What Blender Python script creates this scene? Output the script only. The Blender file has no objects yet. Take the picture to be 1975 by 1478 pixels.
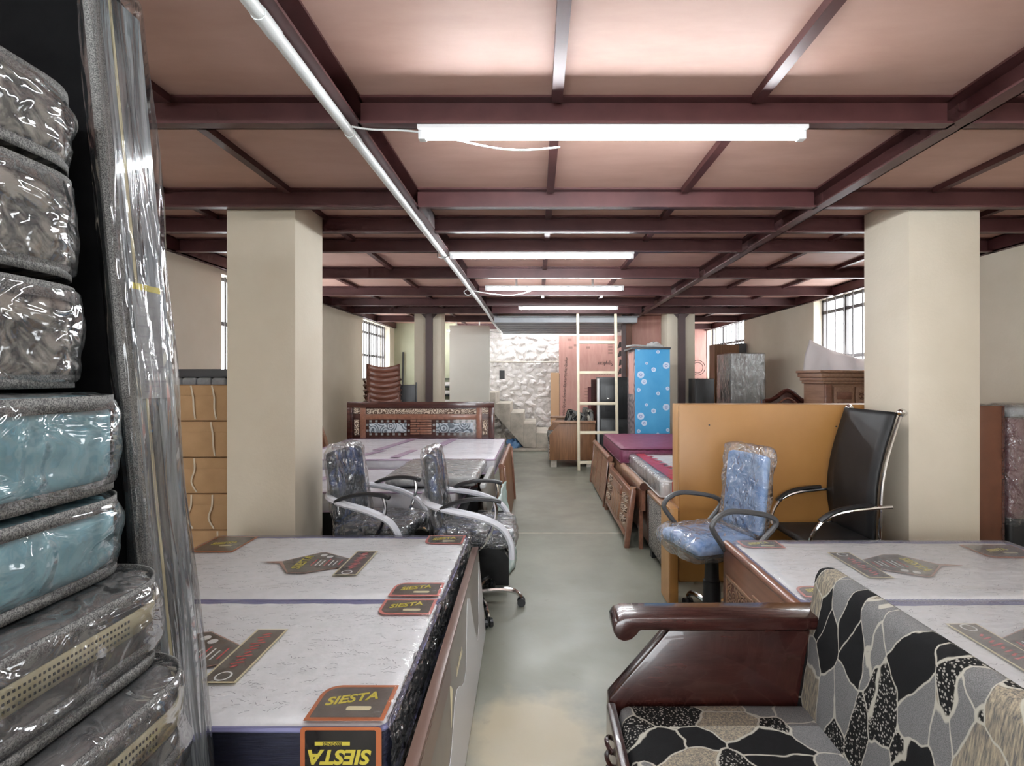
import bpy, bmesh, math, random
from mathutils import Vector, Matrix, noise as mnoise
random.seed(7)
PI = math.pi
SC = bpy.context.scene
COL = SC.collection
# ---------------------------------------------------------------- camera, world, exposure
FPX, VX, VY, CAMZ = 1000.0, 1035.0, 728.0, 1.5      # focal length in pixels, principal point, camera height
cd = bpy.data.cameras.new('camera'); cam = bpy.data.objects.new('camera', cd); COL.objects.link(cam)
cam.location = (0, 0, CAMZ); cam.rotation_euler = (PI/2, 0, 0)
cd.sensor_width = 36; cd.sensor_fit = 'HORIZONTAL'; cd.lens = 36*FPX/1975
cd.shift_x = -(VX-987.5)/1975; cd.shift_y = -(739-VY)/1975
cd.clip_start = 0.02; cd.clip_end = 200
SC.camera = cam
w = bpy.data.worlds.new('overcast'); SC.world = w; w.use_nodes = True
bg = w.node_tree.nodes['Background']; bg.inputs[0].default_value = (0.93, 0.97, 1.0, 1); bg.inputs[1].default_value = 4.0
SC.view_settings.view_transform = 'Standard'; SC.view_settings.look = 'None'
SC.view_settings.gamma = 1; SC.view_settings.use_curve_mapping = False
SC.view_settings.exposure = 1.58
LAMP = 46.0
SC.cycles.max_bounces = 7; SC.cycles.diffuse_bounces = 4; SC.cycles.glossy_bounces = 3; SC.cycles.transparent_max_bounces = 12
SC.cycles.caustics_reflective = False; SC.cycles.caustics_refractive = False; SC.cycles.adaptive_threshold = .04; SC.cycles.adaptive_min_samples = 14
SC.cycles.sample_clamp_indirect = 6.0
def X(px, Y): return (px-VX)/FPX*Y
def Z(py, Y): return CAMZ-(py-VY)/FPX*Y

# ---------------------------------------------------------------- materials
def _nt(name):
    m = bpy.data.materials.new(name); m.use_nodes = True
    nt = m.node_tree; return m, nt, nt.nodes['Principled BSDF'], nt.nodes['Material Output']
def N(nt, t, **kw):
    n = nt.nodes.new(t)
    for k, v in kw.items(): setattr(n, k, v)
    return n
def coords(nt, stretch=(1, 1, 1), rot=(0, 0, 0)):
    tc = N(nt, 'ShaderNodeTexCoord'); mp = N(nt, 'ShaderNodeMapping')
    mp.inputs['Scale'].default_value = stretch; mp.inputs['Rotation'].default_value = rot
    nt.links.new(tc.outputs['Object'], mp.inputs['Vector']); return mp.outputs['Vector']
def ntex(nt, vec, scale, detail=4, rough=.55, dist=0):
    n = N(nt, 'ShaderNodeTexNoise'); n.inputs['Scale'].default_value = scale; n.inputs['Detail'].default_value = detail
    n.inputs['Roughness'].default_value = rough; n.inputs['Distortion'].default_value = dist
    nt.links.new(vec, n.inputs['Vector']); return n.outputs['Fac']
def ramp(nt, fac, stops, const=False):
    r = N(nt, 'ShaderNodeValToRGB'); cr = r.color_ramp
    if const: cr.interpolation = 'CONSTANT'
    while len(cr.elements) < len(stops): cr.elements.new(0.5)
    for e, (p, c) in zip(cr.elements, stops):
        e.position = p; e.color = (c[0], c[1], c[2], 1) if not isinstance(c, (int, float)) else (c, c, c, 1)
    nt.links.new(fac, r.inputs['Fac']); return r.outputs['Color']
def bump(nt, fac, strength, dist=.01):
    b = N(nt, 'ShaderNodeBump'); b.inputs['Strength'].default_value = strength; b.inputs['Distance'].default_value = dist
    nt.links.new(fac, b.inputs['Height']); return b.outputs['Normal']
def mixc(nt, fac, a, b):
    m = N(nt, 'ShaderNodeMix', data_type='RGBA')
    for s, v in ((0, fac), (6, a), (7, b)):
        if isinstance(v, (int, float)): m.inputs[s].default_value = v
        elif isinstance(v, tuple): m.inputs[s].default_value = (*v, 1)
        else: nt.links.new(v, m.inputs[s])
    return m.outputs[2]
def mth(nt, op, a, b=0.0, clamp=False):
    m = N(nt, 'ShaderNodeMath', operation=op); m.use_clamp = clamp
    for i, v in enumerate((a, b)):
        if isinstance(v, (int, float)): m.inputs[i].default_value = v
        else: nt.links.new(v, m.inputs[i])
    return m.outputs[0]
def pm(name, c1, c2=None, scale=6, stretch=(1, 1, 1), rough=.5, metal=0, coat=0, bmp=0, bscale=60, lo=.35, hi=.65, spec=.5, detail=4, dist=0):
    m, nt, b, out = _nt(name)
    b.inputs['Roughness'].default_value = rough; b.inputs['Metallic'].default_value = metal
    b.inputs['Coat Weight'].default_value = coat; b.inputs['Specular IOR Level'].default_value = spec
    b.inputs['Base Color'].default_value = (*c1, 1)
    v = None
    if c2:
        v = coords(nt, stretch); nt.links.new(ramp(nt, ntex(nt, v, scale, detail, .6, dist), [(lo, c1), (hi, c2)]), b.inputs['Base Color'])
    if bmp:
        v = v or coords(nt, stretch); nt.links.new(bump(nt, ntex(nt, v, bscale, 3), bmp), b.inputs['Normal'])
    return m
def plastic(name, haze=.10, scale=7, stretch=(1, 1, 1), streak=.5, strength=1.0, tint=(1, 1, 1), gloss=.75):
    """clear polythene film: mostly see-through, wrinkled and glossy, crease highlights painted as white streaks"""
    m, nt, b, out = _nt(name); nt.nodes.remove(b)
    v = coords(nt, stretch)
    rg = N(nt, 'ShaderNodeTexNoise', noise_type='RIDGED_MULTIFRACTAL', normalize=True); rg.inputs['Scale'].default_value = scale*.55; rg.inputs['Detail'].default_value = 3
    rg.inputs['Roughness'].default_value = .6; rg.inputs['Distortion'].default_value = .7; nt.links.new(v, rg.inputs['Vector'])
    ridge = rg.outputs['Fac']
    h = mth(nt, 'ADD', mth(nt, 'MULTIPLY', ntex(nt, v, scale, 2, .5, 1.0), 1.2), mth(nt, 'MULTIPLY', ridge, .8))
    nrm = bump(nt, h, strength, .03)
    fr = N(nt, 'ShaderNodeFresnel'); fr.inputs['IOR'].default_value = 1.5; nt.links.new(nrm, fr.inputs['Normal'])
    gl = N(nt, 'ShaderNodeBsdfGlossy'); gl.inputs['Roughness'].default_value = .06; nt.links.new(nrm, gl.inputs['Normal'])
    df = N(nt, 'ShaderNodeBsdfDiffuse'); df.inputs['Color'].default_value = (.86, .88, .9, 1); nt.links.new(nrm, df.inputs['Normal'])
    tr = N(nt, 'ShaderNodeBsdfTransparent'); tr.inputs['Color'].default_value = (*tint, 1)
    streaks = ramp(nt, ridge, [(.52, 0.0), (.72, 1.0)])  # diffuse white along the ridges stands in for crinkle highlights
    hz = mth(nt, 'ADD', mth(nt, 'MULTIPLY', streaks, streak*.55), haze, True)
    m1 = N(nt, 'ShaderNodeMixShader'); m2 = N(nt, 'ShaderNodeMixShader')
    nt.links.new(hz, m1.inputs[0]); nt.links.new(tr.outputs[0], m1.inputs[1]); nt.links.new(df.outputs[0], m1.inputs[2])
    nt.links.new(mth(nt, 'MINIMUM', mth(nt, 'MULTIPLY', fr.outputs[0], gloss), .6), m2.inputs[0]); nt.links.new(m1.outputs[0], m2.inputs[1]); nt.links.new(gl.outputs[0], m2.inputs[2])
    nt.links.new(m2.outputs[0], out.inputs['Surface']); return m
def stone_fabric(name, stretch, scale=6.5):
    """woven upholstery printed with pebbles: black, grey, speckled and beige-streaked, cream outlines"""
    m, nt, b, out = _nt(name); v = coords(nt, stretch)
    nd = N(nt, 'ShaderNodeTexNoise'); nd.inputs['Scale'].default_value = 9; nd.inputs['Detail'].default_value = 2; nt.links.new(v, nd.inputs['Vector'])
    sc = N(nt, 'ShaderNodeVectorMath', operation='SCALE'); sc.inputs['Scale'].default_value = .055; nt.links.new(nd.outputs['Color'], sc.inputs[0])
    ad = N(nt, 'ShaderNodeVectorMath', operation='ADD'); nt.links.new(v, ad.inputs[0]); nt.links.new(sc.outputs[0], ad.inputs[1])
    def vor(feat):
        o = N(nt, 'ShaderNodeTexVoronoi', feature=feat); o.inputs['Scale'].default_value = scale; o.inputs['Randomness'].default_value = .9
        nt.links.new(ad.outputs[0], o.inputs['Vector']); return o
    edge = vor('DISTANCE_TO_EDGE').outputs['Distance']; cell = vor('F1')
    sep = N(nt, 'ShaderNodeSeparateColor'); nt.links.new(cell.outputs['Color'], sep.inputs[0]); r = sep.outputs[0]
    raw = coords(nt, (1, 1, 1))
    spk = N(nt, 'ShaderNodeTexVoronoi'); spk.inputs['Scale'].default_value = 130; nt.links.new(raw, spk.inputs['Vector'])
    speck = ramp(nt, spk.outputs['Distance'], [(.25, (.38, .36, .32)), (.4, (.012, .012, .012))])
    weave = ntex(nt, raw, 420, 2)
    grey = ramp(nt, weave, [(.35, (.12, .12, .12)), (.65, (.21, .21, .207))])
    beige = ramp(nt, ntex(nt, coords(nt, (14, 14, 1.6)), 14, 4, .7), [(.38, (.12, .115, .11)), (.66, (.40, .34, .24))])
    black = (.013, .013, .014)
    f1 = ramp(nt, r, [(0, 0.0), (.32, 1.0)], True); f2 = ramp(nt, r, [(0, 0.0), (.64, 1.0)], True); f3 = ramp(nt, r, [(0, 0.0), (.83, 1.0)], True)
    c = mixc(nt, f1, black, grey); c = mixc(nt, f2, c, speck); c = mixc(nt, f3, c, beige)
    ln = ramp(nt, edge, [(.012, 1.0), (.024, 0.0)])
    c = mixc(nt, ln, c, (.42, .40, .34)); nt.links.new(c, b.inputs['Base Color'])
    b.inputs['Roughness'].default_value = .9; b.inputs['Specular IOR Level'].default_value = .15
    nt.links.new(bump(nt, weave, .25, .003), b.inputs['Normal']); return m
def carved(name, c1, c2, scale=14, rough=.5, depth=.006):
    """relief of scrolls: wavy rings with bump"""
    m, nt, b, out = _nt(name); v = coords(nt)
    vo = N(nt, 'ShaderNodeTexVoronoi'); vo.inputs['Scale'].default_value = scale; nt.links.new(v, vo.inputs['Vector'])
    s = mth(nt, 'SINE', mth(nt, 'MULTIPLY', vo.outputs['Distance'], 24.0))
    f = mth(nt, 'ADD', mth(nt, 'MULTIPLY', s, .5), .5)
    nt.links.new(ramp(nt, f, [(.3, c1), (.62, c2)]), b.inputs['Base Color']); b.inputs['Roughness'].default_value = rough
    nt.links.new(bump(nt, f, .8, depth), b.inputs['Normal']); return m
def emis(name, col, s):
    m, nt, b, out = _nt(name); b.inputs['Base Color'].default_value = (*col, 1)
    b.inputs['Emission Color'].default_value = (*col, 1); b.inputs['Emission Strength'].default_value = s; return m
def glass(name):
    m, nt, b, out = _nt(name); nt.nodes.remove(b)
    tr = N(nt, 'ShaderNodeBsdfTransparent'); gl = N(nt, 'ShaderNodeBsdfGlossy'); gl.inputs['Roughness'].default_value = .03
    mx = N(nt, 'ShaderNodeMixShader'); mx.inputs[0].default_value = .07
    nt.links.new(tr.outputs[0], mx.inputs[1]); nt.links.new(gl.outputs[0], mx.inputs[2]); nt.links.new(mx.outputs[0], out.inputs['Surface']); return m

MT = {}
def floor_mat():
    m, nt, b, out = _nt('concrete_floor'); v = coords(nt)
    c = ramp(nt, ntex(nt, v, 1.1, 6, .6, .4), [(.3, (.165, .17, .135)), (.55, (.22, .222, .18)), (.75, (.27, .265, .215))])
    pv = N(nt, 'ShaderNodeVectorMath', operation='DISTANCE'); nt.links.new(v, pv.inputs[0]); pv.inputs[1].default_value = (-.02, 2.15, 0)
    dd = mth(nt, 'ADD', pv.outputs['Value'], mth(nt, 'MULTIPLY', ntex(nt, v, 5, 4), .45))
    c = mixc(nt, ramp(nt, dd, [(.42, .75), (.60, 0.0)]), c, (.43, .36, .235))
    st = ramp(nt, ntex(nt, v, 4.5, 6, .7, 1), [(.64, 0.0), (.72, .35)])
    c = mixc(nt, st, c, (.13, .125, .10)); nt.links.new(c, b.inputs['Base Color'])
    nt.links.new(ramp(nt, ntex(nt, v, 3, 4), [(.3, .30), (.7, .48)]), b.inputs['Roughness'])
    nt.links.new(bump(nt, ntex(nt, v, 40, 4), .08, .004), b.inputs['Normal']); return m
MT['floor'] = floor_mat()
MT['cream'] = pm('cream_plaster', (.60, .53, .42), (.66, .59, .48), 1.4, rough=.7, bmp=.12, bscale=45)
MT['green'] = pm('pale_green_plaster', (.42, .43, .30), (.50, .51, .37), 1.4, rough=.7)
MT['white_wall'] = pm('grey_white_plaster', (.66, .63, .57), (.71, .68, .62), 1.2, rough=.7)
MT['stone'] = pm('whitewashed_rubble', (.70, .64, .61), (.88, .85, .84), 7, rough=.85, bmp=.6, bscale=30)
MT['mortar'] = pm('rubble_mortar', (.50, .46, .43), (.80, .76, .73), 9, rough=.9, bmp=.6, bscale=40)
MT['concrete'] = pm('raw_concrete', (.36, .32, .27), (.55, .50, .43), 5, rough=.85, bmp=.3, bscale=30)
MT['ply'] = pm('red_ceiling_ply', (.53, .325, .265), (.62, .40, .335), 2.2, (1, 3, 1), rough=.62, lo=.3, hi=.7)
MT['beam'] = pm('maroon_paint', (.075, .026, .027), (.105, .038, .038), 5, rough=.42)
MT['sheet'] = pm('grey_metal_deck', (.30, .31, .33), (.38, .39, .41), 3, rough=.5)
MT['post'] = pm('brown_post_paint', (.085, .055, .055), rough=.5)
MT['pvc'] = pm('white_pvc', (.72, .74, .74), rough=.3)
MT['black_rubber'] = pm('black_line', (.02, .02, .02), rough=.5)
MT['chrome'] = pm('chrome', (.75, .75, .76), rough=.13, metal=1)
MT['blackp'] = pm('black_plastic', (.018, .018, .020), rough=.38)
MT['greyp'] = pm('grey_plastic', (.075, .075, .078), rough=.4)
MT['tube'] = emis('lit_tube', (.92, .97, 1.0), LAMP)
MT['batten'] = pm('white_batten', (.75, .76, .77), rough=.4)
MT['glass'] = glass('window_glass')
MT['winframe'] = pm('grey_window_steel', (.13, .12, .12), rough=.5)
MT['qwhite'] = pm('quilted_white_ticking', (.76, .77, .78), (.83, .83, .85), 22, rough=.75, bmp=.35, bscale=26)
MT['print'] = pm('grey_print', (.30, .30, .33), rough=.8)
MT['navy'] = pm('navy_side_ticking', (.006, .007, .022), (.015, .017, .045), 60, (.2, .2, 3), rough=.55, bmp=.3, bscale=70)
MT['lav'] = pm('lavender_edge', (.22, .22, .40), rough=.6)
MT['lblack'] = pm('label_black', (.022, .020, .020), (.035, .032, .03), 6, rough=.22, coat=.4)
MT['lgrey'] = pm('label_grey_brown', (.105, .09, .08), (.16, .14, .125), 8, rough=.25, coat=.4)
MT['lorange'] = pm('label_orange', (.46, .14, .055), rough=.3)
MT['lpink'] = pm('label_salmon', (.62, .20, .17), rough=.3)
MT['lborder'] = pm('label_border', (.42, .25, .20), rough=.3)
MT['lyellow'] = pm('label_yellow', (.60, .50, .07), rough=.3)
MT['lcream'] = pm('label_cream', (.70, .62, .40), rough=.3)
MT['lwhite'] = pm('label_white', (.78, .78, .76), rough=.3)
MT['lred'] = pm('label_red', (.60, .07, .08), rough=.3)
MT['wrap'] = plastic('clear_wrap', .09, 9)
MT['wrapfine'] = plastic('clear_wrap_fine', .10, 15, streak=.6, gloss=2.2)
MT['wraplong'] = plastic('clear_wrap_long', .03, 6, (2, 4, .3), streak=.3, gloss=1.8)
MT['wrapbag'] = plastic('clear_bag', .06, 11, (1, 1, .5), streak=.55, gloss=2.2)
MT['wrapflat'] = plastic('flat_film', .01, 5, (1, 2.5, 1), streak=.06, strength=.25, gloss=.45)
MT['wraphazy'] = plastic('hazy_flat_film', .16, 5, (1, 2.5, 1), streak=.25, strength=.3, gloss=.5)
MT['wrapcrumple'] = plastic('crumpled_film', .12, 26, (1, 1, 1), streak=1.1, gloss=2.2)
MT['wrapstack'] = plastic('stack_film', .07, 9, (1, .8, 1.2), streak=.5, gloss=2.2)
MT['darkwood'] = pm('dark_polished_wood', (.042, .012, .010), (.075, .022, .016), 6, (1, 1, 6), rough=.22, coat=.5)
MT['sofawood'] = pm('very_dark_polished_wood', (.022, .007, .006), (.042, .012, .009), 6, (1, 1, 6), rough=.25, coat=.4)
MT['redwood'] = pm('reddish_polished_wood', (.18, .075, .045), (.25, .11, .068), 5, (6, .6, 6), rough=.3, coat=.3)
MT['midwood'] = pm('mid_brown_wood', (.23, .12, .07), (.33, .185, .115), 5, (8, .7, 8), rough=.4, coat=.1)
MT['vwood'] = pm('vertical_grain_wood', (.15, .065, .028), (.25, .12, .055), 5, (9, 9, .6), rough=.45)
MT['brownply'] = pm('brown_board', (.10, .035, .018), (.15, .055, .028), 3, rough=.45)
MT['orange'] = pm('orange_laminate', (.33, .155, .04), (.38, .185, .052), 2, rough=.38)
MT['orangeedge'] = pm('orange_edge', (.42, .22, .075), (.48, .26, .10), 3, (6, 6, .6), rough=.4)
MT['carton'] = pm('carton_brown', (.36, .21, .10), (.43, .26, .13), 5, rough=.8)
MT['tape'] = pm('straw_strap', (.55, .46, .34), rough=.4)
MT['gfab'] = pm('grey_upholstery', (.30, .31, .32), (.36, .37, .38), 30, rough=.8)
MT['grim'] = pm('dark_grey_rim', (.06, .06, .065), rough=.5)
MT['purple'] = pm('purple_satin', (.13, .018, .055), (.22, .045, .105), 26, (1, 3, 1), rough=.45, bmp=.3, bscale=50)
MT['purpled'] = pm('purple_piping', (.09, .01, .035), rough=.5)
MT['redtrim'] = pm('red_strip', (.60, .03, .06), rough=.3)
MT['blue'] = pm('sky_blue_laminate', (.06, .34, .66), (.10, .42, .72), 2.5, rough=.3)
MT['flower'] = pm('printed_flower', (.62, .74, .90), rough=.3)
MT['flowerd'] = pm('printed_flower_eye', (.28, .36, .62), rough=.3)
MT['floral'] = carved('dark_floral_laminate', (.05, .035, .06), (.30, .24, .26), 4, .3, .0)
MT['pinkply'] = pm('pink_ply', (.52, .27, .23), (.60, .34, .29), 3, (4, 4, .8), rough=.6)
MT['ink'] = pm('black_ink', (.05, .04, .04), rough=.7)
MT['inkf'] = pm('faded_ink', (.36, .20, .17), rough=.7)
MT['tan'] = pm('tan_board', (.62, .38, .22), rough=.6)
MT['ladder'] = pm('cream_ladder', (.66, .58, .42), (.72, .65, .50), 5, rough=.5)
MT['cabblack'] = pm('black_steel', (.02, .021, .022), rough=.4)
MT['silver'] = pm('silver_grey_laminate', (.24, .235, .225), rough=.35)
MT['brownplastic'] = pm('brown_moulded_plastic', (.12, .042, .026), (.15, .055, .034), 4, rough=.32)
MT['carvp'] = carved('pale_carving', (.10, .055, .035), (.50, .40, .31), 15)
MT['carvs'] = carved('silver_carving', (.10, .12, .14), (.42, .46, .50), 10)
MT['carvr'] = carved('red_carving', (.14, .05, .03), (.34, .20, .12), 17)
MT['gfilm'] = pm('grey_blue_film', (.13, .145, .155), (.30, .33, .35), 10, (6, 6, .35), rough=.18, coat=.6, bmp=.25, bscale=9)
MT['gfilmd'] = pm('dark_film', (.04, .042, .045), (.13, .14, .145), 10, (6, 6, .35), rough=.2, coat=.6, bmp=.25, bscale=9)
MT['teal'] = carved('teal_ticking', (.16, .37, .44), (.21, .43, .50), 5.5, .75, .004)
MT['mesh'] = pm('grey_mesh_band', (.05, .05, .05), (.20, .20, .19), 420, rough=.7, lo=.40, hi=.60, detail=1)
MT['cband'] = pm('cream_band', (.42, .37, .22), (.50, .45, .29), 20, rough=.7)
MT['darkfab'] = pm('dark_ticking', (.018, .018, .02), (.07, .066, .062), 9, rough=.8)
MT['bwfab'] = pm('black_grey_pattern', (.02, .019, .018), (.30, .27, .23), 11, rough=.8, lo=.44, hi=.56, dist=1.2)
MT['blackfab'] = pm('black_fabric', (.012, .012, .013), (.020, .020, .022), 4, rough=.55)
MT['blackmat'] = pm('black_matt_fabric', (.004, .004, .0045), (.007, .007, .0075), 9, rough=.9, spec=.05)
MT['charc'] = pm('charcoal_blue_fabric', (.035, .04, .05), (.045, .08, .20), 7, rough=.8, lo=.5, hi=.62)
MT['bluefab'] = pm('blue_fabric', (.12, .26, .56), (.30, .45, .72), 9, rough=.8)
MT['foam'] = pm('white_foam_wrap', (.62, .63, .68), rough=.6)
MT['gwrap'] = pm('grey_wrapped_ticking', (.36, .37, .37), (.58, .58, .57), 12, (1, 4, 1), rough=.35, bmp=.5, bscale=16)
MT['tealcloth'] = pm('pale_teal_sheet', (.40, .55, .52), (.62, .72, .70), 5, rough=.4)
MT['whitecloth'] = pm('white_sheet', (.84, .81, .81), rough=.8)
MT['bluecloth'] = pm('blue_tarp', (.05, .14, .32), (.16, .30, .50), 9, rough=.6)
MT['maroonfab'] = pm('maroon_upholstery', (.13, .03, .035), rough=.6)
MT['glam'] = pm('grey_laminate', (.21, .19, .165), (.25, .23, .20), 4, rough=.28)
MT['glamb'] = pm('brown_laminate_edge', (.16, .10, .08), rough=.3)
MT['wlam'] = pm('white_laminate', (.62, .62, .63), rough=.3)
MT['lilac'] = pm('lilac_ticking', (.72, .70, .76), (.82, .81, .85), 14, (1, 5, 1), rough=.6)
MT['lilacs'] = pm('lilac_stripe', (.52, .39, .53), rough=.6)
MT['stoneback'] = stone_fabric('pebble_fabric_back', (.5, 1.42, .76), 8.3)
MT['stoneseat'] = stone_fabric('pebble_fabric_seat', (1.0, 1.3, 1.0), 6.3)
MT['stonefar'] = stone_fabric('pebble_fabric_small', (1.2, 1.2, .6), 17)
MT['netfab'] = carved('net_pattern_fabric', (.075, .068, .065), (.30, .275, .25), 21, .85, .001)
MT['stripe'] = pm('striped_fabric', (.03, .03, .03), (.55, .5, .46), 6, (1, 4, 6), rough=.8, lo=.48, hi=.52)

# ---------------------------------------------------------------- mesh helpers
class MB:
    def __init__(s): s.v = []; s.f = []
    def add(s, v, f):
        o = len(s.v); s.v += [tuple(p) for p in v]; s.f += [tuple(i+o for i in q) for q in f]; return s
    def box(s, x0, x1, y0, y1, z0, z1):
        return s.add([(x0, y0, z0), (x1, y0, z0), (x1, y1, z0), (x0, y1, z0), (x0, y0, z1), (x1, y0, z1), (x1, y1, z1), (x0, y1, z1)],
                     [(0, 3, 2, 1), (4, 5, 6, 7), (0, 1, 5, 4), (1, 2, 6, 5), (2, 3, 7, 6), (3, 0, 4, 7)])
    def prism(s, poly, axis, a0, a1):
        def mk(p, a):
            return {'x': (a, p[0], p[1]), 'y': (p[0], a, p[1]), 'z': (p[0], p[1], a)}[axis]
        n = len(poly); v = [mk(p, a0) for p in poly]+[mk(p, a1) for p in poly]
        f = [tuple(range(n)), tuple(reversed(range(n, 2*n)))]+[(i, n+i, n+(i+1) % n, (i+1) % n) for i in range(n)]
        return s.add(v, f)
    def tube(s, path, r, seg=8, closed=False, ry=None):
        P = [Vector(p) for p in path]; n = len(P); rr = r if isinstance(r, (list, tuple)) else [r]*n
        up = None; rings = []
        for i in range(n):
            a = P[(i-1) % n] if (closed or i > 0) else P[i]; b = P[(i+1) % n] if (closed or i < n-1) else P[i]
            t = (b-a).normalized()
            if up is None:
                up = Vector((0, 0, 1)) if abs(t.z) < .9 else Vector((0, 1, 0))
            up = (up-t*up.dot(t)).normalized(); side = t.cross(up)
            rings.append([P[i]+side*math.cos(2*PI*k/seg)*rr[i]+up*math.sin(2*PI*k/seg)*(ry or rr[i]) for k in range(seg)])
        v = [p for r_ in rings for p in r_]; f = []
        m = n if closed else n-1
        for i in range(m):
            j = (i+1) % n
            for k in range(seg):
                f.append((i*seg+k, i*seg+(k+1) % seg, j*seg+(k+1) % seg, j*seg+k))
        if not closed: f += [tuple(reversed(range(seg))), tuple(range((n-1)*seg, n*seg))]
        return s.add(v, f)
    def lathe(s, prof, c=(0, 0, 0), seg=16, axis='z'):
        v = []; f = []
        for r, h in prof:
            for k in range(seg):
                a = 2*PI*k/seg; p = (r*math.cos(a), r*math.sin(a), h)
                if axis == 'x': p = (p[2], p[0], p[1])
                if axis == 'y': p = (p[0], p[2], p[1])
                v.append((c[0]+p[0], c[1]+p[1], c[2]+p[2]))
        for i in range(len(prof)-1):
            for k in range(seg): f.append((i*seg+k, i*seg+(k+1) % seg, (i+1)*seg+(k+1) % seg, (i+1)*seg+k))
        f += [tuple(reversed(range(seg))), tuple(range((len(prof)-1)*seg, len(prof)*seg))]
        return s.add(v, f)
    def soft(s, x0, x1, y0, y1, z0, z1, r=.03, n=(8, 8, 4), amp=0, ns=6, seed=0, fn=None):
        """rounded box with evenly split faces, edges rounded to r, optional noise"""
        lo = Vector((x0, y0, z0)); hi = Vector((x1, y1, z1)); key = {}; vs = []; fs = []
        def ax(a, b, k):
            inner = max((b-a)-2*r, 1e-4); L = [a, a+r*.293, a+r]; 
            L += [a+r+inner*i/k for i in range(1, k)]; L += [b-r, b-r*.293, b]; return L
        A = [ax(lo[i], hi[i], max(1, n[i])) for i in range(3)]
        def vid(p):
            k = tuple(round(c, 6) for c in p)
            if k in key: return key[k]
            p = Vector(p); q = Vector([min(max(p[i], lo[i]+r), hi[i]-r) for i in range(3)]); d = p-q
            if d.length > 1e-9:
                m = d/r
                m = Vector([math.copysign(math.sin(abs(c)*PI/2) if False else abs(c), c) for c in m])
                p = q+m.normalized()*r
            if fn: p = fn(p)
            if amp:
                dd = (p-(lo+hi)/2).normalized()
                p = p+dd*amp*mnoise.noise(p*ns+Vector((seed, seed*1.7, 0)))+Vector((0, 0, 1))*0
            key[k] = len(vs); vs.append(p); return key[k]
        for d in range(3):
            u, w_ = (d+1) % 3, (d+2) % 3
            for side in (0, 1):
                c = (lo, hi)[side][d]
                for i in range(len(A[u])-1):
                    for j in range(len(A[w_])-1):
                        q = []
                        for (a, b) in ((i, j), (i+1, j), (i+1, j+1), (i, j+1)):
                            p = [0, 0, 0]; p[d] = c; p[u] = A[u][a]; p[w_] = A[w_][b]; q.append(vid(p))
                        if len(set(q)) < 3: continue
                        fs.append(tuple(q) if side else tuple(reversed(q)))
        return s.add(vs, fs)
    def grid(s, fn, nu, nv, thick=0):
        v = [fn(i/nu, j/nv) for i in range(nu+1) for j in range(nv+1)]
        f = [(i*(nv+1)+j, (i+1)*(nv+1)+j, (i+1)*(nv+1)+j+1, i*(nv+1)+j+1) for i in range(nu) for j in range(nv)]
        return s.add(v, f)
    def mesh(s, name, mat, smooth=False, bevel=0, bseg=2):
        me = bpy.data.meshes.new(name); me.from_pydata(s.v, [], s.f); me.update()
        bm = bmesh.new(); bm.from_mesh(me)
        bmesh.ops.recalc_face_normals(bm, faces=bm.faces)
        if bevel:
            ed = [e for e in bm.edges if len(e.link_faces) == 2 and e.calc_face_angle(0) > .6]
            bmesh.ops.bevel(bm, geom=ed, offset=bevel, segments=bseg, profile=.5, affect='EDGES', clamp_overlap=True)
        bm.to_mesh(me); bm.free()
        if smooth or bevel:
            me.polygons.foreach_set('use_smooth', [True]*len(me.polygons))
            try: me.set_sharp_from_angle(angle=.75 if smooth else .6)
            except Exception: pass
        me.materials.append(MT[mat] if isinstance(mat, str) else mat); return me
    def obj(s, name, mat, parent=None, smooth=False, bevel=0, loc=None, rot=None, kind=None, label=None, solid=0):
        o = bpy.data.objects.new(name, s.mesh(name, mat, smooth, bevel)); COL.objects.link(o)
        if parent: o.parent = parent
        if loc: o.location = loc
        if rot: o.rotation_euler = rot
        if kind: o['kind'] = kind
        if label: o['label'] = label
        if solid:
            md = o.modifiers.new('thickness', 'SOLIDIFY'); md.thickness = solid; md.offset = 0
        return o
def B(x0, x1, y0, y1, z0, z1): return MB().box(x0, x1, y0, y1, z0, z1)
def inst(mesh_, name, parent=None, loc=(0, 0, 0), rot=(0, 0, 0), scale=(1, 1, 1)):
    o = bpy.data.objects.new(name, mesh_); COL.objects.link(o); o.parent = parent; o.location = loc; o.rotation_euler = rot; o.scale = scale; return o
def thing(name, label, cat, loc=(0, 0, 0), rot=(0, 0, 0), group=None):
    o = bpy.data.objects.new(name, None); COL.objects.link(o); o.empty_display_size = .05
    o.location = loc; o.rotation_euler = rot; o['label'] = label; o['category'] = cat
    if group: o['group'] = group
    return o
def tag(o, label, cat, group=None):
    o['label'] = label; o['category'] = cat
    if group: o['group'] = group
    return o
def struct(o, label=None, cat=None):
    o['kind'] = 'structure'
    if label: o['label'] = label
    if cat: o['category'] = cat
    return o
def dup(root, loc, rot, label, group=None):
    r = root.copy(); COL.objects.link(r); r.location = loc; r.rotation_euler = rot; r['label'] = label
    if group: r['group'] = group
    for ch in list(root.children):
        c = ch.copy(); COL.objects.link(c); c.parent = r
        for g in ch.children:
            d = g.copy(); COL.objects.link(d); d.parent = c
    return r
def cat_rom(pts, k=6, closed=False):
    P = [Vector(p) for p in pts]; n = len(P); out = []
    for i in range(n if closed else n-1):
        p0 = P[(i-1) % n] if (closed or i > 0) else P[i]; p1 = P[i]; p2 = P[(i+1) % n]; p3 = P[(i+2) % n] if (closed or i < n-2) else P[(i+1) % n]
        for t in [j/k for j in range(k)]:
            out.append(.5*((2*p1)+(p2-p0)*t+(2*p0-5*p1+4*p2-p3)*t*t+(3*p1-p0-3*p2+p3)*t**3))
    if not closed: out.append(P[-1])
    return out
_txt = {}
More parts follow.
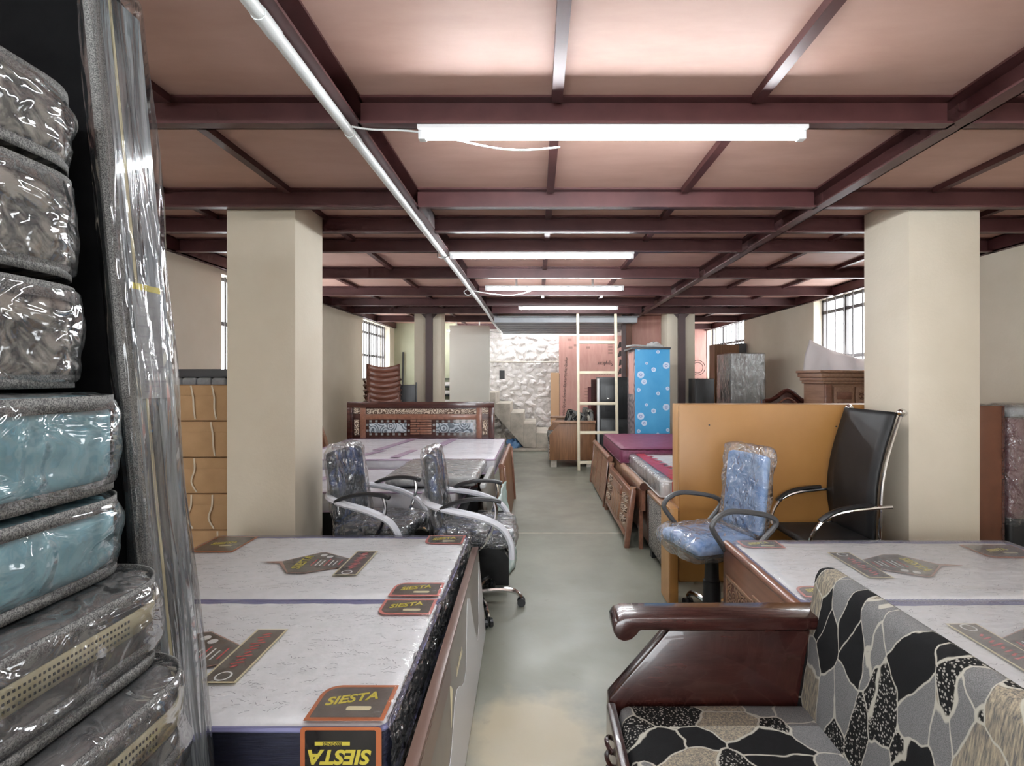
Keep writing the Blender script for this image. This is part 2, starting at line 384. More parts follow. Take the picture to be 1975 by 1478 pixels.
def text_mesh(body, size, mat, shear=0, ext=.0006, bold=0.0):
    k = (body, size, mat, shear, bold)
    if k in _txt: return _txt[k]
    cu = bpy.data.curves.new('lettering', 'FONT'); cu.body = body; cu.size = size; cu.align_x = 'CENTER'; cu.align_y = 'CENTER'
    cu.shear = shear; cu.extrude = ext; cu.offset = bold; cu.resolution_u = 3
    o = bpy.data.objects.new('lettering', cu); COL.objects.link(o)
    dg = bpy.context.evaluated_depsgraph_get(); me = bpy.data.meshes.new_from_object(o.evaluated_get(dg))
    bpy.data.objects.remove(o); bpy.data.curves.remove(cu); me.materials.clear(); me.materials.append(MT[mat]); _txt[k] = me; return me
def text(body, size, mat, parent, loc, rot=(0, 0, 0), shear=0, bold=0.0, scale=(1, 1, 1), name='lettering'):
    return inst(text_mesh(body, size, mat, shear, .0006, bold), name, parent, loc, rot, scale)

# ---------------------------------------------------------------- the room
XL, XR, YF, YB = -3.10, 3.90, -3.2, 12.0
ZB, ZC = 2.56, 2.68          # underside of beams, ceiling boards
fl = struct(B(XL-.3, XR+.3, YF, YB+.3, -.2, 0).obj('floor', 'floor'))
B(-.9, .9, 4.985, 5.0, -.01, .0015).obj('joint', 'concrete', fl)
def wall_x(name, x0, x1, y0, y1, z1, holes, mat):
    """wall standing along Y between x0 and x1 with window holes (ya, yb, za, zb)"""
    mb = MB(); y = y0
    for (a, b, za, zb) in sorted(holes):
        mb.box(x0, x1, y, a, 0, z1); mb.box(x0, x1, a, b, 0, za); mb.box(x0, x1, a, b, zb, z1); y = b
    mb.box(x0, x1, y, y1, 0, z1); return struct(mb.obj(name, mat))
WZ = 3.0
winL = [(5.10, 6.85, 1.50, 2.52), (9.25, 10.95, 1.45, 2.55)]
winR = [(5.55, 7.30, 1.45, 2.58), (9.75, 11.85, 1.45, 2.62)]
wall_x('wall_left', XL-.22, XL, YF, YB+.3, WZ, winL, 'cream')
wall_x('wall_right', XR, XR+.22, YF, YB+.3, WZ, winR, 'cream')
mb = MB(); mb.box(XL-.22, -2.7, YF-.2, YF, 0, WZ); mb.box(.8, XR+.22, YF-.2, YF, 0, WZ); mb.box(-2.7, .8, YF-.2, YF, 2.35, WZ)  # unseen front wall; wide opening added so daylight fills the column fronts
struct(mb.obj('wall_front', 'cream'))
wb = struct(B(XL-.22, XR+.22, YB, YB+.25, 0, WZ).obj('wall_back', 'mortar'))
struct(B(XL, -1.74, 11.3, 11.42, 0, WZ).obj('wall_back_alcove', 'green'))
struct(B(X(867, 10.3), X(943.5, 10.3), 10.3, 10.45, 0, 2.53).obj('wall_partition', 'white_wall', bevel=.004))
# windows: frame, rails, security bars and panes
def window(n, xin, ya, yb, za, zb, side, rails, bars, mull):
    w_ = struct(thing('window_%d' % n, 'x', 'window')); del w_['label']; del w_['category']
    xo = xin+side*.12
    f = MB(); t = .035
    for (y0, y1, z0, z1) in ((ya, yb, za, za+t), (ya, yb, zb-t, zb), (ya, ya+t, za, zb), (yb-t, yb, za, zb)):
        f.box(min(xo, xo+side*.04), max(xo, xo+side*.04), y0, y1, z0, z1)
    f.obj('window_frame', 'winframe', w_)
    for z in rails: B(min(xo, xo+side*.04), max(xo, xo+side*.04), ya, yb, z-.022, z+.022).obj('rail', 'winframe', w_)
    for y in mull: B(min(xo, xo+side*.04), max(xo, xo+side*.04), y-.02, y+.02, za, zb).obj('mullion', 'winframe', w_)
    me = MB().tube([(0, 0, 0), (0, 0, zb-za)], .011, 6).mesh('bar', 'winframe')
    for i in range(1, bars): inst(me, 'bar', w_, (xo-side*.04, ya+(yb-ya)*i/bars, za))
    B(xo+side*.018, xo+side*.022, ya+t, yb-t, za+t, zb-t).obj('pane', 'glass', w_)
    return w_
window(1, XL, *winL[0], -1, [2.05], 9, [5.7, 6.3])
window(2, XL, *winL[1], -1, [1.92, 2.35], 12, [10.0, 10.5])
window(3, XR, *winR[0], 1, [1.78, 2.40], 9, [6.0, 6.75])
window(4, XR, *winR[1], 1, [2.22, 1.7], 13, [10.5, 11.2])
# ceiling: deck, red ply panels, beams and joists
mb = B(XL-.22, XR+.22, YF-.2, 11.45, ZC+.03, ZC+.15); mb.box(XL-.22, -.80, 11.45, YB+.3, ZC+.03, ZC+.15); mb.box(1.80, XR+.22, 11.45, YB+.3, ZC+.03, ZC+.15)  # roof gap above the stairs, added so daylight washes the back wall
ce = struct(mb.obj('ceiling', 'ply'))
BY = [-2.5, -1.4, -.15, 1.05, 2.19, 3.25, 3.80, 4.40, 5.55, 6.73, 7.68, 8.62, 9.9, 11.4]
LX = [(-3.1, -.775), (-.775, 1.775), (1.775, 3.9)]
JO = [-2.33, -1.55, .085, .92, 2.48, 3.19]
for (a, b) in LX:                                      # plywood boards
    xs = sorted([a, b]+[j for j in JO if a < j < b]); ys = [YF-.2]+BY+[YB]
    for i in range(len(xs)-1):
        for j in range(len(ys)-1):
            if a == -.775 and ys[j] > 8.5: continue
            B(xs[i]+.003, xs[i+1]-.003, ys[j]+.003, ys[j+1]-.003, ZC, ZC+.028).obj('panel', 'ply', ce)
def channel(name, axis, c, a0, a1, face, wid=.055):
    """C channel: web plus two flanges; face = side on which the web stands"""
    mb = MB(); h0, h1 = ZB, ZC-.001; wx = (c-wid/2, c-wid/2+.008) if face < 0 else (c+wid/2-.008, c+wid/2)
    for (p0, p1, q0, q1) in ((wx[0], wx[1], h0, h1), (c-wid/2, c+wid/2, h0, h0+.010), (c-wid/2, c+wid/2, h1-.010, h1)):
        if axis == 'x': mb.box(a0, a1, p0, p1, q0, q1)
        else: mb.box(p0, p1, a0, a1, q0, q1)
    return mb.obj(name, 'beam', ce)
for y in BY:
    channel('beam', 'x', y, XL, -.80, 1)
    if y < 8.7: channel('beam', 'x', y, -.75, 1.75, 1)
    channel('beam', 'x', y, 1.80, XR, 1)
for x, fc in ((-.775, -1), (1.775, 1)): channel('main_beam', 'y', x, YF, YB-.05, fc, .075)
channel('edge_beam', 'y', XL+.03, YF, YB-.75, 1); channel('edge_beam', 'y', XR-.03, YF, YB, -1)
for x in JO:
    for j in range(len(BY)-1):
        if -.7 < x < 1.7 and BY[j] > 8.5: continue
        B(x-.022, x+.022, BY[j]+.03, BY[j+1]-.03, ZC-.035, ZC-.0005).obj('joist', 'beam', ce)
# grey metal deck beyond the last beam of the middle bay
mb = MB(); prof = []
y = 8.70; up = True
while y < 11.30:
    prof += [(y, 2.525 if up else 2.445), (y+.19, 2.525 if up else 2.445)]; y += .22; up = not up
n = len(prof)
mb.add([(-.73, p[0], p[1]) for p in prof]+[(1.73, p[0], p[1]) for p in prof], [(i, i+1, n+i+1, n+i) for i in range(n-1)])
struct(mb.obj('ceiling_metal_deck', 'sheet', solid=.004))
# columns and posts
for nm, x0, x1, y0, y1 in (('column', -1.98, -1.541, 3.31, 3.735), ('column', 2.376, 2.832, 3.31, 3.765), ('column', -2.065, -1.61, 8.75, 9.12), ('column', 2.205, 2.67, 8.75, 9.19)):
    o = struct(B(x0, x1, y0, y1, 0, ZC-.001).obj(nm, 'cream', bevel=.006), 'cream plastered square column', 'column')
    d = (x0+x1)/2
    o['label'] = {(-1, 3): 'near cream plastered column behind the left bed', (1, 3): 'near cream plastered column behind the black high-back chair', (-1, 8): 'far cream column beside the stacked brown chairs', (1, 8): 'far cream column beside the blue wardrobe'}[(-1 if d < 0 else 1, int(y0))]
for x, lb in ((-1.797, 'left'), (2.425, 'right')):
    p = struct(thing('steel_post', 'brown steel post standing in front of the far %s column' % lb, 'post', (x, 8.68, 0)))
    B(-.055, .055, -.04, .04, 0, ZB).obj('shaft', 'post', p)
    for s in (-1, 1):
        MB().prism([(s*.055, ZB), (s*.13, ZB), (s*.055, ZB-.08)], 'y', -.006, .006).obj('bracket', 'post', p)
    B(-.09, .09, -.055, .055, 0, .012).obj('base_plate', 'post', p)
p = struct(thing('steel_post', 'dark brown folded channel post left of the blue wardrobe', 'post', (X(1209, 9.3), 9.3, 0)))
B(-.09, -.02, -.03, .05, 0, 2.62).obj('shaft', 'post', p); B(-.02, .09, .0, .06, 0, 2.62).obj('cover_strip', 'brownply', p)
# whitewashed rubble stones of the back wall
def stone_mesh(seed):
    rnd = random.Random(seed); k = 8
    pts = [(math.cos(2*PI*i/k)*(.5+rnd.uniform(-.22, .14)), math.sin(2*PI*i/k)*(.5+rnd.uniform(-.22, .14))) for i in range(k)]
    v = [(p[0], 0, p[1]) for p in pts]+[(p[0]*.82, -.75, p[1]*.82) for p in pts]+[(p[0]*.35+rnd.uniform(-.1, .1), -1-rnd.uniform(0, .2), p[1]*.35) for p in pts]
    f = [(i, (i+1) % k, k+(i+1) % k, k+i) for i in range(k)]+[(k+i, k+(i+1) % k, 2*k+(i+1) % k, 2*k+i) for i in range(k)]+[tuple(range(2*k, 3*k))]
    return MB().add(v, f).mesh('stone', 'stone', smooth=True)
sm = [stone_mesh(i) for i in range(7)]
z = .05; cnt = 0
while z < 2.44:
    h = random.uniform(.10, .17); x = -1.25+random.uniform(0, .1)
    while x < .62:
        wd = random.uniform(.11, .30)
        if not (-.92 < x+wd/2 < -.66 and 1.42 < z+h/2 < 1.72):
            inst(random.choice(sm), 'stone', wb, (x+wd/2+random.uniform(-.03, .03), YB+.004, z+h/2+random.uniform(-.035, .035)), (0, random.uniform(-.5, .5), 0), (wd*random.uniform(.8, 1.2), random.uniform(.015, .07), h*random.uniform(.75, 1.35))); cnt += 1
        x += wd
    z += h
B(-.86, -.74, YB-.012, YB+.0, 1.46, 1.66).obj('niche', 'black_rubber', wb)
mb = MB().tube(cat_rom([(-1.2, 11.93, 1.86), (-.6, 11.925, 1.855), (0, 11.93, 1.85), (.55, 11.93, 1.855)]), .018)
tag(mb.obj('wall_pipe', 'concrete', smooth=True), 'thin grey pipe running across the whitewashed stone wall', 'pipe')
# low slab and concrete stairs
struct(B(-1.0, 1.9, 10.5, YB, 0, .05).obj('floor_slab', 'concrete', bevel=.01))
st = struct(thing('stairs', 'bare concrete stairs climbing left along the stone wall', 'stairs', (0, 0, 0)))
sx = [.55, .27, -.01, -.265, -.54, -.85, -1.16]; sz = [.16, .36, .557, .77, .96, 1.19, 1.40]
for i in range(6):
    x1, x0 = sx[i], sx[i+1]
    MB().prism([(x1, sz[i]), (x0, sz[i]), (x0, max(.05, .05+(-.25-x0)*1.14)), (x1, max(.05, .05+(-.25-x1)*1.14))], 'y', 10.62, 11.9).obj('step', 'concrete', st, bevel=.012)
MB().prism([(-1.16, 1.40), (-1.4, 1.40), (-1.4, 1.20), (-1.16, 1.09)], 'y', 10.62, 11.2).obj('landing', 'concrete', st, bevel=.012)
# ---------------------------------------------------------------- lamps, conduit and cables
def lamp(x0, x1, y, z, label, tilt=0, hang=0):
    t = thing('tube_lamp', label, 'lamp', ((x0+x1)/2, y, z), (0, tilt, 0), 'ceiling tube lamps'); L = (x1-x0)/2
    MB().lathe([(.013, -L+.03), (.0145, -L+.035), (.0145, L-.035), (.013, L-.03)], axis='x', seg=14).obj('tube', 'tube', t, smooth=True)
    for s in (-1, 1):
        B(min(s*L, s*(L-.032)), max(s*L, s*(L-.032)), -.017, .017, -.017, .026).obj('end_cap', 'batten', t, bevel=.004)
    B(-L, L, -.038, .038, .018, .036).obj('batten', 'batten', t, bevel=.003)
    if hang:
        for x in (-L*.55, L*.55): B(x-.012, x+.012, -.006, .006, .036, ZC-z-.001).obj('hanger', 'batten', t)
    return t
lamp(X(808, 2.2), X(1552, 2.2), 2.2, 2.522, 'nearest lit white tube lamp under the front beam')
lamp(X(868, 4.4), X(1222, 4.4), 4.4, 2.522, 'second lit white tube lamp from the front, beside the white conduit')
lamp(X(936, 6.05), X(1203, 6.05), 6.05, 2.53, 'third lit tube lamp from the front, with loose white cable', 0, 1)
lamp(X(1000, 7.7), X(1192, 7.7), 7.7, 2.522, 'farthest lit tube lamp above the cream ladder')
lamp(-1.88, -1.0, 10.85, 2.47, 'lit tube lamp end showing beside the far white partition', 0, 1)
lamp(-.45, 1.15, -.15, 2.522, 'added fill tube lamp, out of view, on the beam above the viewer')  # unseen tube, added to brighten the column fronts
lamp(-2.75, -1.2, -.15, 2.522, 'added fill tube lamp, out of view, over the left mattress stack')  # also added out of view, to lift the dark left bay
lamp(2.15, 3.7, -.15, 2.522, 'added fill tube lamp, out of view, over the right end of the near right bed')  # its right-hand counterpart, an extra unseen tube for fill
cp = thing('conduit_pipe', 'long white plastic conduit fixed under the left main beam', 'pipe', (0, 0, 0))
ys = [-.5, 1.55, 2.27, 3.55, 5.6, 8.0, 9.6, 11.55]
xs = [-.79, -.79, -.79, -.79, -.785, -.79, -.81, -.80]; zs = [2.536]*6+[2.528, 2.50]
for i in range(len(ys)-1):
    MB().tube([(xs[i], ys[i], zs[i]), (xs[i+1], ys[i+1]-.004, zs[i+1])], .021, 12).obj('pipe_length', 'pvc', cp, smooth=True)
    if i: MB().tube([(xs[i], ys[i]-.08, zs[i]), (xs[i], ys[i]+.02, zs[i])], .0235, 12).obj('coupler', 'pvc', cp, smooth=True)
def cable(pts, r, label, mat='pvc'):
    return tag(MB().tube(cat_rom(pts), r, 6).obj('cable', mat, smooth=True), label, 'cable')
cable([(-.77, 2.16, 2.545), (-.70, 2.2, 2.552), (-.5, 2.22, 2.55), (-.2, 2.23, 2.49), (-.05, 2.23, 2.478), (.1, 2.23, 2.49)], .004, 'thin white cable sagging below the nearest tube lamp')
cable([(-.80, 6.1, 2.53), (-.65, 6.1, 2.50), (-.42, 6.1, 2.468), (-.30, 6.1, 2.462), (-.15, 6.1, 2.49), (-.05, 6.07, 2.52)], .006, 'loose white cable hanging between conduit and third tube lamp')
cable([(-.80, 6.05, 2.53), (-.84, 6.0, 2.49), (-.80, 6.0, 2.45), (-.76, 6.05, 2.48), (-.79, 6.1, 2.52)], .004, 'small loop of white cable under the conduit bend')
cable([(-.80, 4.25, 2.55), (-.82, 4.3, 2.50), (-.78, 4.38, 2.51), (-.74, 4.4, 2.535), (-.68, 4.4, 2.545)], .004, 'black cable twisted round the conduit by the second lamp', 'black_rubber')
cable([(-1.05, 10.95, 2.478), (-.9, 11.3, 2.482), (-.80, 11.55, 2.50)], .012, 'short white conduit end turning toward the partition')
# ---------------------------------------------------------------- mattresses with printed labels
def quilt(mb, x0, x1, y0, y1, z, nx, ny, puff, seed, amp=.004, edge=.03):
    def fn(u, v):
        x = x0+(x1-x0)*u; y = y0+(y1-y0)*v
        d = min(u*(x1-x0), (1-u)*(x1-x0), v*(y1-y0), (1-v)*(y1-y0)); e = min(1, d/edge)
        h = puff*math.sqrt(max(0, 1-(1-e)**2))
        h += amp*e*(mnoise.noise(Vector((x*9, y*9, seed)))+.5*mnoise.noise(Vector((x*25, y*25, seed+5))))
        return (x, y, z+h)
    return mb.grid(fn, nx, ny)
def rrect(x0, x1, y0, y1, r, k=5, corners=(1, 1, 1, 1)):
    out = []
    for i, (cx, cy, a0) in enumerate(((x1-r, y1-r, 0), (x0+r, y1-r, 90), (x0+r, y0+r, 180), (x1-r, y0+r, 270))):
        if corners[i]:
            out += [(cx+r*math.cos(math.radians(a0+90*j/k)), cy+r*math.sin(math.radians(a0+90*j/k))) for j in range(k+1)]
        else: out.append(((x1, x0, x0, x1)[i], (y1, y1, y0, y0)[i]))
    return out
def flat(poly, z, t=.001): return MB().prism(poly, 'z', z, z+t)
def perim(x0, x1, y0, y1, z, r): return [(p[0], p[1], z) for p in rrect(x0, x1, y0, y1, r, 4)]
def mattress(name, label, cat, lo, hi, top, side, pipe, r=.03, group=None, film=None, puff=.012, seed=0, nx=48, ny=24):
    x0, y0, z0 = lo; x1, y1, z1 = hi
    t = thing(name, label, cat, (x0, y0, z0), group=group); w_, d, h = x1-x0, y1-y0, z1-z0
    MB().soft(0, w_, 0, d, 0, h-.008, r, (8, 6, 2)).obj('side_band', side, t, smooth=True)
    quilt(MB(), .012, w_-.012, .012, d-.012, h-.012, nx, ny, puff, seed).obj('quilted_top', top, t, smooth=True)
    for z in (.012, h-.012):
        MB().tube(perim(.002, w_-.002, .002, d-.002, z, r), .008, 6, True).obj('piping', pipe, t, smooth=True)
    if film:
        MB().soft(-.006, w_+.006, -.006, d+.006, -.001, h+.016, r, (24, 14, 4), .004, 14, seed).obj('plastic_film', film, t, smooth=True)
    return t
def corner_label(t, x0, x1, y0, y1, z, side_drop, front, border='lorange', body='lgrey', rot=0, sz=.05):
    """label folded over the mattress edge: top leaf and, at the front, a hanging leaf"""
    L = MB().prism(rrect(x0, x1, y0, y1, .05, 5, (0, 1, 0, 0) if front else (0, 0, 1, 0)), 'z', z, z+.0012).obj('label', border, t)
    b = .012
    flat(rrect(x0+b, x1-b, y0+b, y1-b, .04, 5, (0, 1, 0, 0) if front else (0, 0, 1, 0)), z+.0013, .0006).obj('label_face', body, L)
    cx, cy = (x0+x1)/2, (y0+y1)/2
    text('SIESTA', sz, 'lyellow', L, (cx-.01, cy+.012, z+.0026), (0, 0, rot+.12), .25, .0012)
    flat(rrect(cx-.01, cx+.06, cy-.04, cy-.022, .006), z+.002, .0006).obj('label_strip', 'lcream', L)
    return L
def diamond_label(t, cx, cy, z, flip=1):
    """big printed diamond with a cross strip at its right point"""
    s = flip
    def pt(u, v): return (cx+s*u, cy+s*v)
    L = MB().prism([pt(-.31, .01), pt(-.20, .02), pt(-.06, .15), pt(-.03, .155), pt(.16, .04), pt(.16, -.05), pt(-.02, -.14), pt(-.10, -.14), pt(-.2, -.01)], 'z', z, z+.001).obj('label', 'lborder', t)
    MB().prism([pt(-.195, .012), pt(-.055, .144), pt(-.03, .148), pt(.16, .034), pt(.16, -.046), pt(-.022, -.135), pt(-.098, -.135)], 'z', z+.0011, z+.0018).obj('label_face', 'lgrey', L)
    S = MB().prism([pt(.13, -.17), pt(.245, -.17), pt(.245, .17), pt(.13, .17)], 'z', z+.0012, z+.002).obj('label_strip', 'lcream', L)
    MB().prism([pt(.138, -.162), pt(.237, -.162), pt(.237, .162), pt(.138, .162)], 'z', z+.0021, z+.0027).obj('label_strip_face', 'lgrey', L)
    a = PI/2 if s > 0 else -PI/2
    for i in range(11):
        v0 = -.085+i*.021; k_ = (.012, .022, .016, .026)[i % 4]; q = [pt(.187-k_, v0), pt(.187-k_+.008, v0-.004), pt(.187+k_, v0+.010), pt(.187+k_-.008, v0+.014)]
        MB().prism(q, 'z', z+.0028, z+.0032).obj('print_stroke', 'lred', L)
    p = pt(-.085, .0); text('SIESTA', .062, 'lyellow', L, (p[0], p[1], z+.0026), (0, 0, a), .15, .001)
    for i in range(7):
        u = -.03+i*.022; ln = .10-.007*abs(i-2); q = [pt(u, -ln/2), pt(u+.006, -ln/2), pt(u+.006, ln/2-.01*i % .03), pt(u, ln/2-.01*i % .03)]
        MB().prism(q, 'z', z+.0019, z+.0024).obj('print_line', 'lwhite' if i % 3 else 'lred', L)
    for (u, v) in ((-.02, .105), (.02, .08)):
        c = pt(u, v); MB().lathe([(.017, z+.0019), (.017, z+.0025)], (c[0], c[1], 0), 14).obj('emblem', 'lwhite', L)
    c = pt(.187, -.135); MB().lathe([(.026, z+.0028), (.026, z+.0032)], (c[0], c[1], 0), 16).obj('emblem', 'lwhite', L); MB().lathe([(.02, z+.0033), (.02, z+.0036)], (c[0], c[1], 0), 16).obj('emblem', 'lgrey', L)
    return L
def sprigs(t, x0, x1, y0, y1, z, n, seed):
    """tiny printed flourishes, flat print over the ticking"""
    rnd = random.Random(seed); mb = MB()
    for _ in range(n):
        x = rnd.uniform(x0, x1); y = rnd.uniform(y0, y1); a = rnd.uniform(-.5, .5)
        for k in range(rnd.randint(2, 4)):
            dx = k*.014; l = rnd.uniform(.008, .016); b = a+rnd.uniform(-.8, .8); px, py = x+dx*math.cos(a), y+dx*math.sin(a)+rnd.uniform(-.006, .006)
            ex, ey = math.cos(b)*l/2, math.sin(b)*l/2; nx, ny = -math.sin(b)*.0009, math.cos(b)*.0009
            mb.add([(px-ex-nx, py-ey-ny, z), (px+ex-nx, py+ey-ny, z), (px+ex+nx, py+ey+ny, z), (px-ex+nx, py-ey+ny, z)], [(0, 1, 2, 3)])
    o = mb.obj('print', 'print', t, kind='stuff'); return o
# ---- near left bed
bt = .55
bd = thing('bed', 'low dark bed base under the two white mattresses, left', 'bed', (-1.9, 1.43, 0))
B(0, 1.47, 0, 1.64, .06, .33).obj('base_box', 'darkwood', bd, bevel=.006)
B(-.01, 1.48, -.01, 1.65, .33, .355).obj('base_top', 'glamb', bd, bevel=.004)
for x in (.05, 1.35):
    for y in (.05, 1.5): B(x, x+.07, y, y+.07, 0, .06).obj('leg', 'darkwood', bd)
xl, xr = -1.90, -.405
for i, (y0, y1, lb) in enumerate(((1.413, 2.205, 'white printed mattress with navy side, nearest on the left bed'), (2.222, 3.09, 'white printed mattress at the rear of the left bed'))):
    t = mattress('mattress', lb, 'mattress', (xl, y0, .36), (xr, y1, bt), 'qwhite', 'navy', 'lav', .035, 'white mattresses on the left bed', 'wrapflat' if i else 'wrapflat', .014, i+1, 60, 34)
    W_, D_, H_ = xr-xl, y1-y0, bt-.36
    zt = H_+.0085
    sprigs(t, .05, W_-.05, .04, D_-.04, zt+.0002, 420, i+3)
    diamond_label(t, -1.10-xl if i else -1.17-xl, D_*.47 if i else D_*.44, zt+.001)
    if i == 0:
        L = corner_label(t, W_-.235, W_-.015, .008, .17, zt, 0, True, 'lorange', 'lgrey', .1)
        F = MB().prism(rrect(W_-.235, W_-.015, .004, H_+.002, .01), 'y', -.0095, -.008).obj('label_front', 'lorange', t)
        MB().prism(rrect(W_-.222, W_-.03, .016, H_-.006, .005), 'y', -.0105, -.0096).obj('label_face', 'lblack', F)
        text('SIESTA', .058, 'lyellow', F, (W_-.126, -.0118, H_-.075), (PI/2, PI, 0), .22, .002, (1, .92, 1))
        B(W_-.195, W_-.10, -.0114, -.0106, H_-.046, H_-.036).obj('label_strip', 'lyellow', F)
        text('BEDDINGS', .011, 'lblack', F, (W_-.147, -.0125, H_-.041), (PI/2, PI, 0))
        corner_label(t, W_-.235, W_-.015, D_-.15, D_-.008, zt, 0, False, 'lpink', 'lgrey', .1, .045)
    else:
        corner_label(t, W_-.235, W_-.015, .008, .15, zt, 0, True, 'lpink', 'lgrey', .1, .045)
        corner_label(t, W_-.235, W_-.015, D_-.16, D_-.008, zt, 0, False, 'lpink', 'lgrey', .1, .045)
        corner_label(t, .02, .26, D_-.30, D_-.03, zt, 0, False, 'lorange', 'lgrey', .1, .045)
# crumpled film gathered along the aisle side of the left mattresses
def crumple(u, v):
    y = 1.40+1.70*u; a = v
    x = -.404+.014*math.sin(a*PI)+.010*mnoise.noise(Vector((y*16, a*5, 3)))+.010*mnoise.noise(Vector((y*40, a*14, 8)))
    return (x, y, .575-.25*a+.01*mnoise.noise(Vector((y*12, a*3, 1))))
tag(MB().grid(crumple, 150, 18).obj('plastic_sheet', 'wrapcrumple', smooth=True), 'crumpled clear plastic film bunched along the left bed mattress edge', 'plastic film')
# grey laminate headboard leaning on the bed beside the aisle
hb = thing('headboard', 'grey laminate headboard with white wave, leaning beside the left bed', 'headboard', (-.255, 1.15, .004), (0, -.085, .022))
B(-.03, 0, 0, 1.86, 0, .50).obj('board', 'glam', hb, bevel=.003)
B(-.034, .002, 0, 1.86, .50, .515).obj('top_edge', 'glamb', hb, bevel=.002)
MB().prism([(0, .42), (.7, .42), (.7, .498), (0, .498)], 'x', .0005, .0025).obj('brown_band', 'glamb', hb)
wave = [(.0, .02), (.0, .19)]+[(.25+.06*i, .19+.10*math.sin(min(1, i/9)*PI/2)+.04*math.sin(i*.9)) for i in range(14)]+[(1.20, .43), (1.26, .47), (1.33, .44), (1.40, .26), (1.48, .16), (1.58, .20), (1.70, .36), (1.82, .44), (1.85, .30), (1.85, .02)]
MB().prism(wave, 'x', .001, .003).obj('white_wave', 'wlam', hb)
for k in range(6):
    a = .30+k*.09; p = [(.62, .30), (.62+.10*math.cos(a+.4), .30+.13*math.sin(a+.4)), (.62+.105*math.cos(a+.44), .30+.13*math.sin(a+.44))]
    MB().prism(p, 'x', .003, .004).obj('leaf_print', 'lcream', hb)
for k in range(5):
    MB().prism([(.80+.035*k, .37), (.83+.035*k, .395), (.84+.035*k, .37)], 'x', .003, .004).obj('leaf_print', 'lcream', hb)
# ---------------------------------------------------------------- near left stack of wrapped mattresses
def stacked(name, label, x1, y1, z0, z1, kind, seed, rc=.05):
    w_, d, h = .95, 1.55, z1-z0-.004
    t = thing(name, label, 'mattress', (x1-w_, y1-d, z0), group='wrapped mattresses stacked at left')
    matb = {'teal': 'teal', 'dark': 'darkfab', 'bw': 'bwfab'}[kind]
    def fn(p):                                          # rounded far aisle corner
        R = .13; cx, cy = w_-R, d-R
        if p.x > cx and p.y > cy:
            dx, dy = p.x-cx, p.y-cy; m = max(dx, dy); l = math.hypot(dx, dy)
            if l > 1e-6: return Vector((cx+dx*m/l, cy+dy*m/l, p.z))
        return p
    MB().soft(0, w_, 0, d, .004, h-.004, min(.04, h*.3), (10, 16, 4), fn=fn).obj('body', matb, t, smooth=True)
    def band(za, zb, out, mat, nm):
        mb = MB(); path = [(w_+out, y) for y in [d*.1+i*(d*.9-.13)/10 for i in range(11)]]
        path += [(w_-.13+(.13+out)*math.cos(a), d-.13+(.13+out)*math.sin(a)) for a in [PI/2*i/8 for i in range(1, 9)]]+[(w_*.5, d+out)]
        k = len(path); mb.add([(p[0], p[1], za) for p in path]+[(p[0], p[1], zb) for p in path], [(i, i+1, k+i+1, k+i) for i in range(k-1)])
        return mb.obj(nm, mat, t, smooth=True, solid=.004)
    if kind == 'dark':
        b_ = band(h*.50, h*.74, .004, 'cband', 'cream_band')
        for q in range(3):
            mb = MB(); zz = h*(.54+.065*q)
            for i in range(100):
                y = .58+i*.0082; mb.box(w_+.006, w_+.0075, y, y+.003, zz, zz+h*.024)
            mb.obj('printed_dashes', 'blackfab', t)
        band(h*.18, h*.30, .004, 'mesh', 'mesh_band')
    band(h*.84, h*.985, .004, 'mesh', 'top_piping'); band(h*.015, h*.14, .004, 'mesh', 'bottom_piping')
    def fnw(p):
        q = fn(p)
        return q+Vector((mnoise.noise(Vector((q.y*7, q.z*20, seed)))*.014+.008, mnoise.noise(Vector((q.x*7, q.z*20, seed+3)))*.012+.006, mnoise.noise(Vector((q.x*8, q.y*8, seed+7)))*.004))
    MB().soft(-.004, w_+.008, -.004, d+.008, .002, h+.002, min(.045, h*.3), (14, 44, 14), fn=fnw).obj('plastic_wrap', 'wrapstack', t, smooth=True)
    return t
stk = [(-.965, 1.14, 1.925, 2.10, 'bw', 'topmost black and brown patterned mattress in the wrapped left stack'),
       (-.962, 1.145, 1.70, 1.92, 'bw', 'second from top, grey patterned mattress in the wrapped left stack'),
       (-.96, 1.15, 1.475, 1.695, 'bw', 'third from top, grey mattress above the teal ones in the left stack'),
       (-.885, 1.16, 1.262, 1.47, 'teal', 'upper of the two teal wrapped mattresses in the left stack'),
       (-.878, 1.16, 1.09, 1.258, 'teal', 'lower of the two teal wrapped mattresses in the left stack'),
       (-.80, 1.165, .90, 1.086, 'dark', 'dark mattress with cream dashed band right below the teal ones'),
       (-.735, 1.15, .68, .896, 'dark', 'dark mattress with cream band, lowest in view of the left stack'),
       (-.735, 1.15, .34, .676, 'dark', 'thick dark mattress near the bottom of the left stack'),
       (-.735, 1.15, .0, .336, 'dark', 'thick dark mattress on the floor under the left stack')]
for i, (x1, y1, z0, z1, k, lb) in enumerate(stk): stacked('mattress', lb, x1, y1, z0, z1, k, i*3.1)
